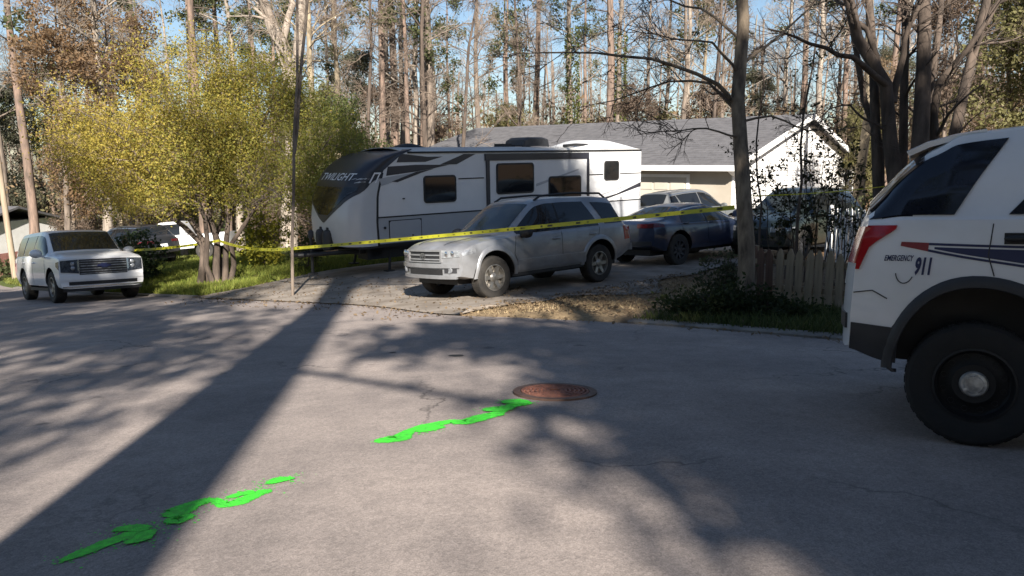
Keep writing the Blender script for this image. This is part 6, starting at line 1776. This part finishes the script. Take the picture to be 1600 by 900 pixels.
def bt(label, x, y, h, r, ells, seed, cb=.3):
    z = float(terr(x, y))
    behind_tree('evergreen_tree', label, x, y, h, r, [((c[0] - x, c[1] - y, c[2] - z), rr, n, sz, GA, GB, sg) for c, rr, n, sz, sg in ells], seed=seed, limbs=(12, 2.2, 60, .05, cb))
bt('dense evergreen on the near side of the street shading the patrol vehicle', 6.4, -11.0, 13, .2,
   [((7.0, -11, 9.7), (2.9, 1.5, 2.8), 28000, .18, .42), ((4.45, -11, 9.0), (1.5, 1.0, 2.1), 13000, .17, .38)], 51, .35)
bt('slight evergreen on the near side of the street beside the tall trunk', -1.5, -10.2, 13.2, .08,
   [((-1.0, -10, 10.1), (1.4, .9, 2.5), 1500, .17, .4), ((-1.5, -10, 8.1), (1.3, .9, 1.0), 600, .17, .35)], 55, .45)
bt('broad evergreen behind the patrol vehicle on the uphill side of the street', 9.0, -9.6, 18, .28,
   [((9.1, -9.6, 12.2), (3.5, 1.9, 5.2), 36000, .22, .45), ((12.5, -9.6, 11), (2.2, 1.9, 5.5), 9000, .22, .5)], 52)
bt('tall evergreen with a high crown shading the parked silver vehicle', 4.2, -9.2, 21.5, .26,
   [((4.8, -9, 14.6), (1.7, 1.6, 2.4), 6500, .2, .45), ((3.0, -9, 10.0), (2.4, 1.2, .5), 3000, .18, .3), ((5.6, -9, 19.4), (2.5, 1.8, 2.7), 9000, .22, .5)], 53, .5)
tx, ty = s1[0] - ddx[0] * 13.6, s1[1] - ddx[1] * 13.6
bt('tall evergreen with a high crown shading the trailer side', tx, ty, 23, .22,
   [((1.6, -10.5, 18.8), (2.8, 1.8, 3.2), 12000, .23, .5), ((4.2, -10.5, 20.2), (1.8, 1.8, 1.6), 4500, .23, .5)], 54, .65)
for i, (x, y, h, lb) in enumerate(((-4.3, -10.0, 14.5, 'bare tree on the near side of the street, nearer the tall shadow-casting trunk'), (-8.6, -9.0, 19.5, 'bare tree on the near side of the street, on the downhill side'), (-12.6, -11.5, 21.5, 'large bare tree farthest downhill on the near side of the street'))):
    z = float(terr(x, y))
    ms_ = bare_meshes(400 + i, h, .2, .32, 24, 4.2, 62, .02, (.01, .02), (5, 5, 3), 'bark', 'twig', ((8000, 30000, 30000)[i], .22, GA, GB), .1, .012)
    plant('roadside_tree', ms_, (x, y, z), i * 1.3, 1.0, lb)

# unseen woods added behind and beside the viewer to cut low-sky fill light
def sky_screen_woods():
    rs = np.random.default_rng(88)
    n = 230
    a = rs.uniform(rad(100), rad(440), n); a = np.where((a > rad(405)) | (a < rad(135)), a + rad(90), a)
    d = rs.uniform(24, 48, n); X = np.cos(a) * d; Y = np.sin(a) * d - 4
    ok = (Y < 4) & ~((X < -8) & (Y > -6)) & ((RQ[0] * X + RQ[1] * Y < 14)); X, Y = X[ok], Y[ok]; n = len(X)
    Z = terr(X, Y); back = np.hypot(X, Y + 4)
    h = np.minimum(rs.uniform(8, 14, n), .42 * back + 1.5)
    P = np.stack([X, Y, Z - .4], 1)[:, None] + np.linspace(0, 1, 4)[None, :, None] * np.stack([0 * X, 0 * X, h], 1)[:, None]
    V, F = tubes(P, np.full(n, .16)[:, None] * np.linspace(1, .35, 4), 6)
    o = link('sky_screen_trunks', np_mesh('sky_screen_trunks', V, F, M['bark'])); tag(o, 'trunks of the woods on the near side of the street', 'woods', kind='stuff')
    per = 260
    u = unit(rs.normal(size=(n, per, 3))) * rs.random((n, per, 1)) ** .4
    C_ = np.stack([X, Y, Z + h * .55], 1)[:, None] + u * np.stack([np.full(n, 2.6), np.full(n, 2.6), h * .5], 1)[:, None]
    V, F, col = leaf_geo(rs, C_.reshape(-1, 3), 1.0, (.05, .07, .025), (.09, .10, .045))
    o = link('sky_screen_woods', np_mesh('sky_screen_woods', V, F, M['leaf'], tint=col)); tag(o, 'leafy woods on the near side of the street', 'woods', kind='stuff')
sky_screen_woods()

# ------------------------------------------------------------------ yellow tape
def tape(pts, sag, width, label, twist=0.0):
    V = []; F = []; T = []; al = 0.0
    for i in range(len(pts) - 1):
        a, b = np.array(pts[i]), np.array(pts[i + 1]); n = 60; L = np.linalg.norm(b - a); start = len(V)
        u = unit((b - a)[None])[0]
        for k in range(n + 1):
            t = k / n; p = a + (b - a) * t; p[2] -= sag[i] * 4 * t * (1 - t)
            th = .25 * math.sin(t * 9 + i) + twist * math.sin(t * 23 + 2 * i)
            side = np.cross(u, (0, 0, 1)); side /= np.linalg.norm(side)
            up = np.array((0, 0, 1)) * math.cos(th) + side * math.sin(th)
            for m_, s_ in ((0, -.5), (.5, 0), (1, .5)):
                V.append(p + up * width * s_ + side * .006 * math.sin(t * 40) * (1 if m_ == .5 else .4)); T.append((al + L * t, m_, 0))
        for k in range(n):
            for c in (0, 1): F.append((start + k * 3 + c, start + k * 3 + 3 + c, start + k * 3 + 4 + c, start + k * 3 + 1 + c))
        al += L
    o = link('caution_tape', np_mesh('caution_tape', V, F, M['tape'], tint=np.array(T), smooth_=True)); tag(o, label, 'tape')
ta = A(1148, 324, 11.15); tb = A(461, 388, 17.1); tc_ = A(342, 376, 22.2); td_ = A(205, 391, 24.5)
tape([ta, tb], [.02], .066, 'long yellow tape strung from the stout trunk across the vehicles to the slim tree', .12)
tape([tb, tc_, td_], [.12, .05], .07, 'yellow tape from the slim tree to the yellowing tree and the dark shrub', .1)
tape([A(1176, 306, 11.3), A(1392, 290, 13.0)], [.03], .016, 'yellow tape from the stout trunk to the dark stems across the gable', .1)
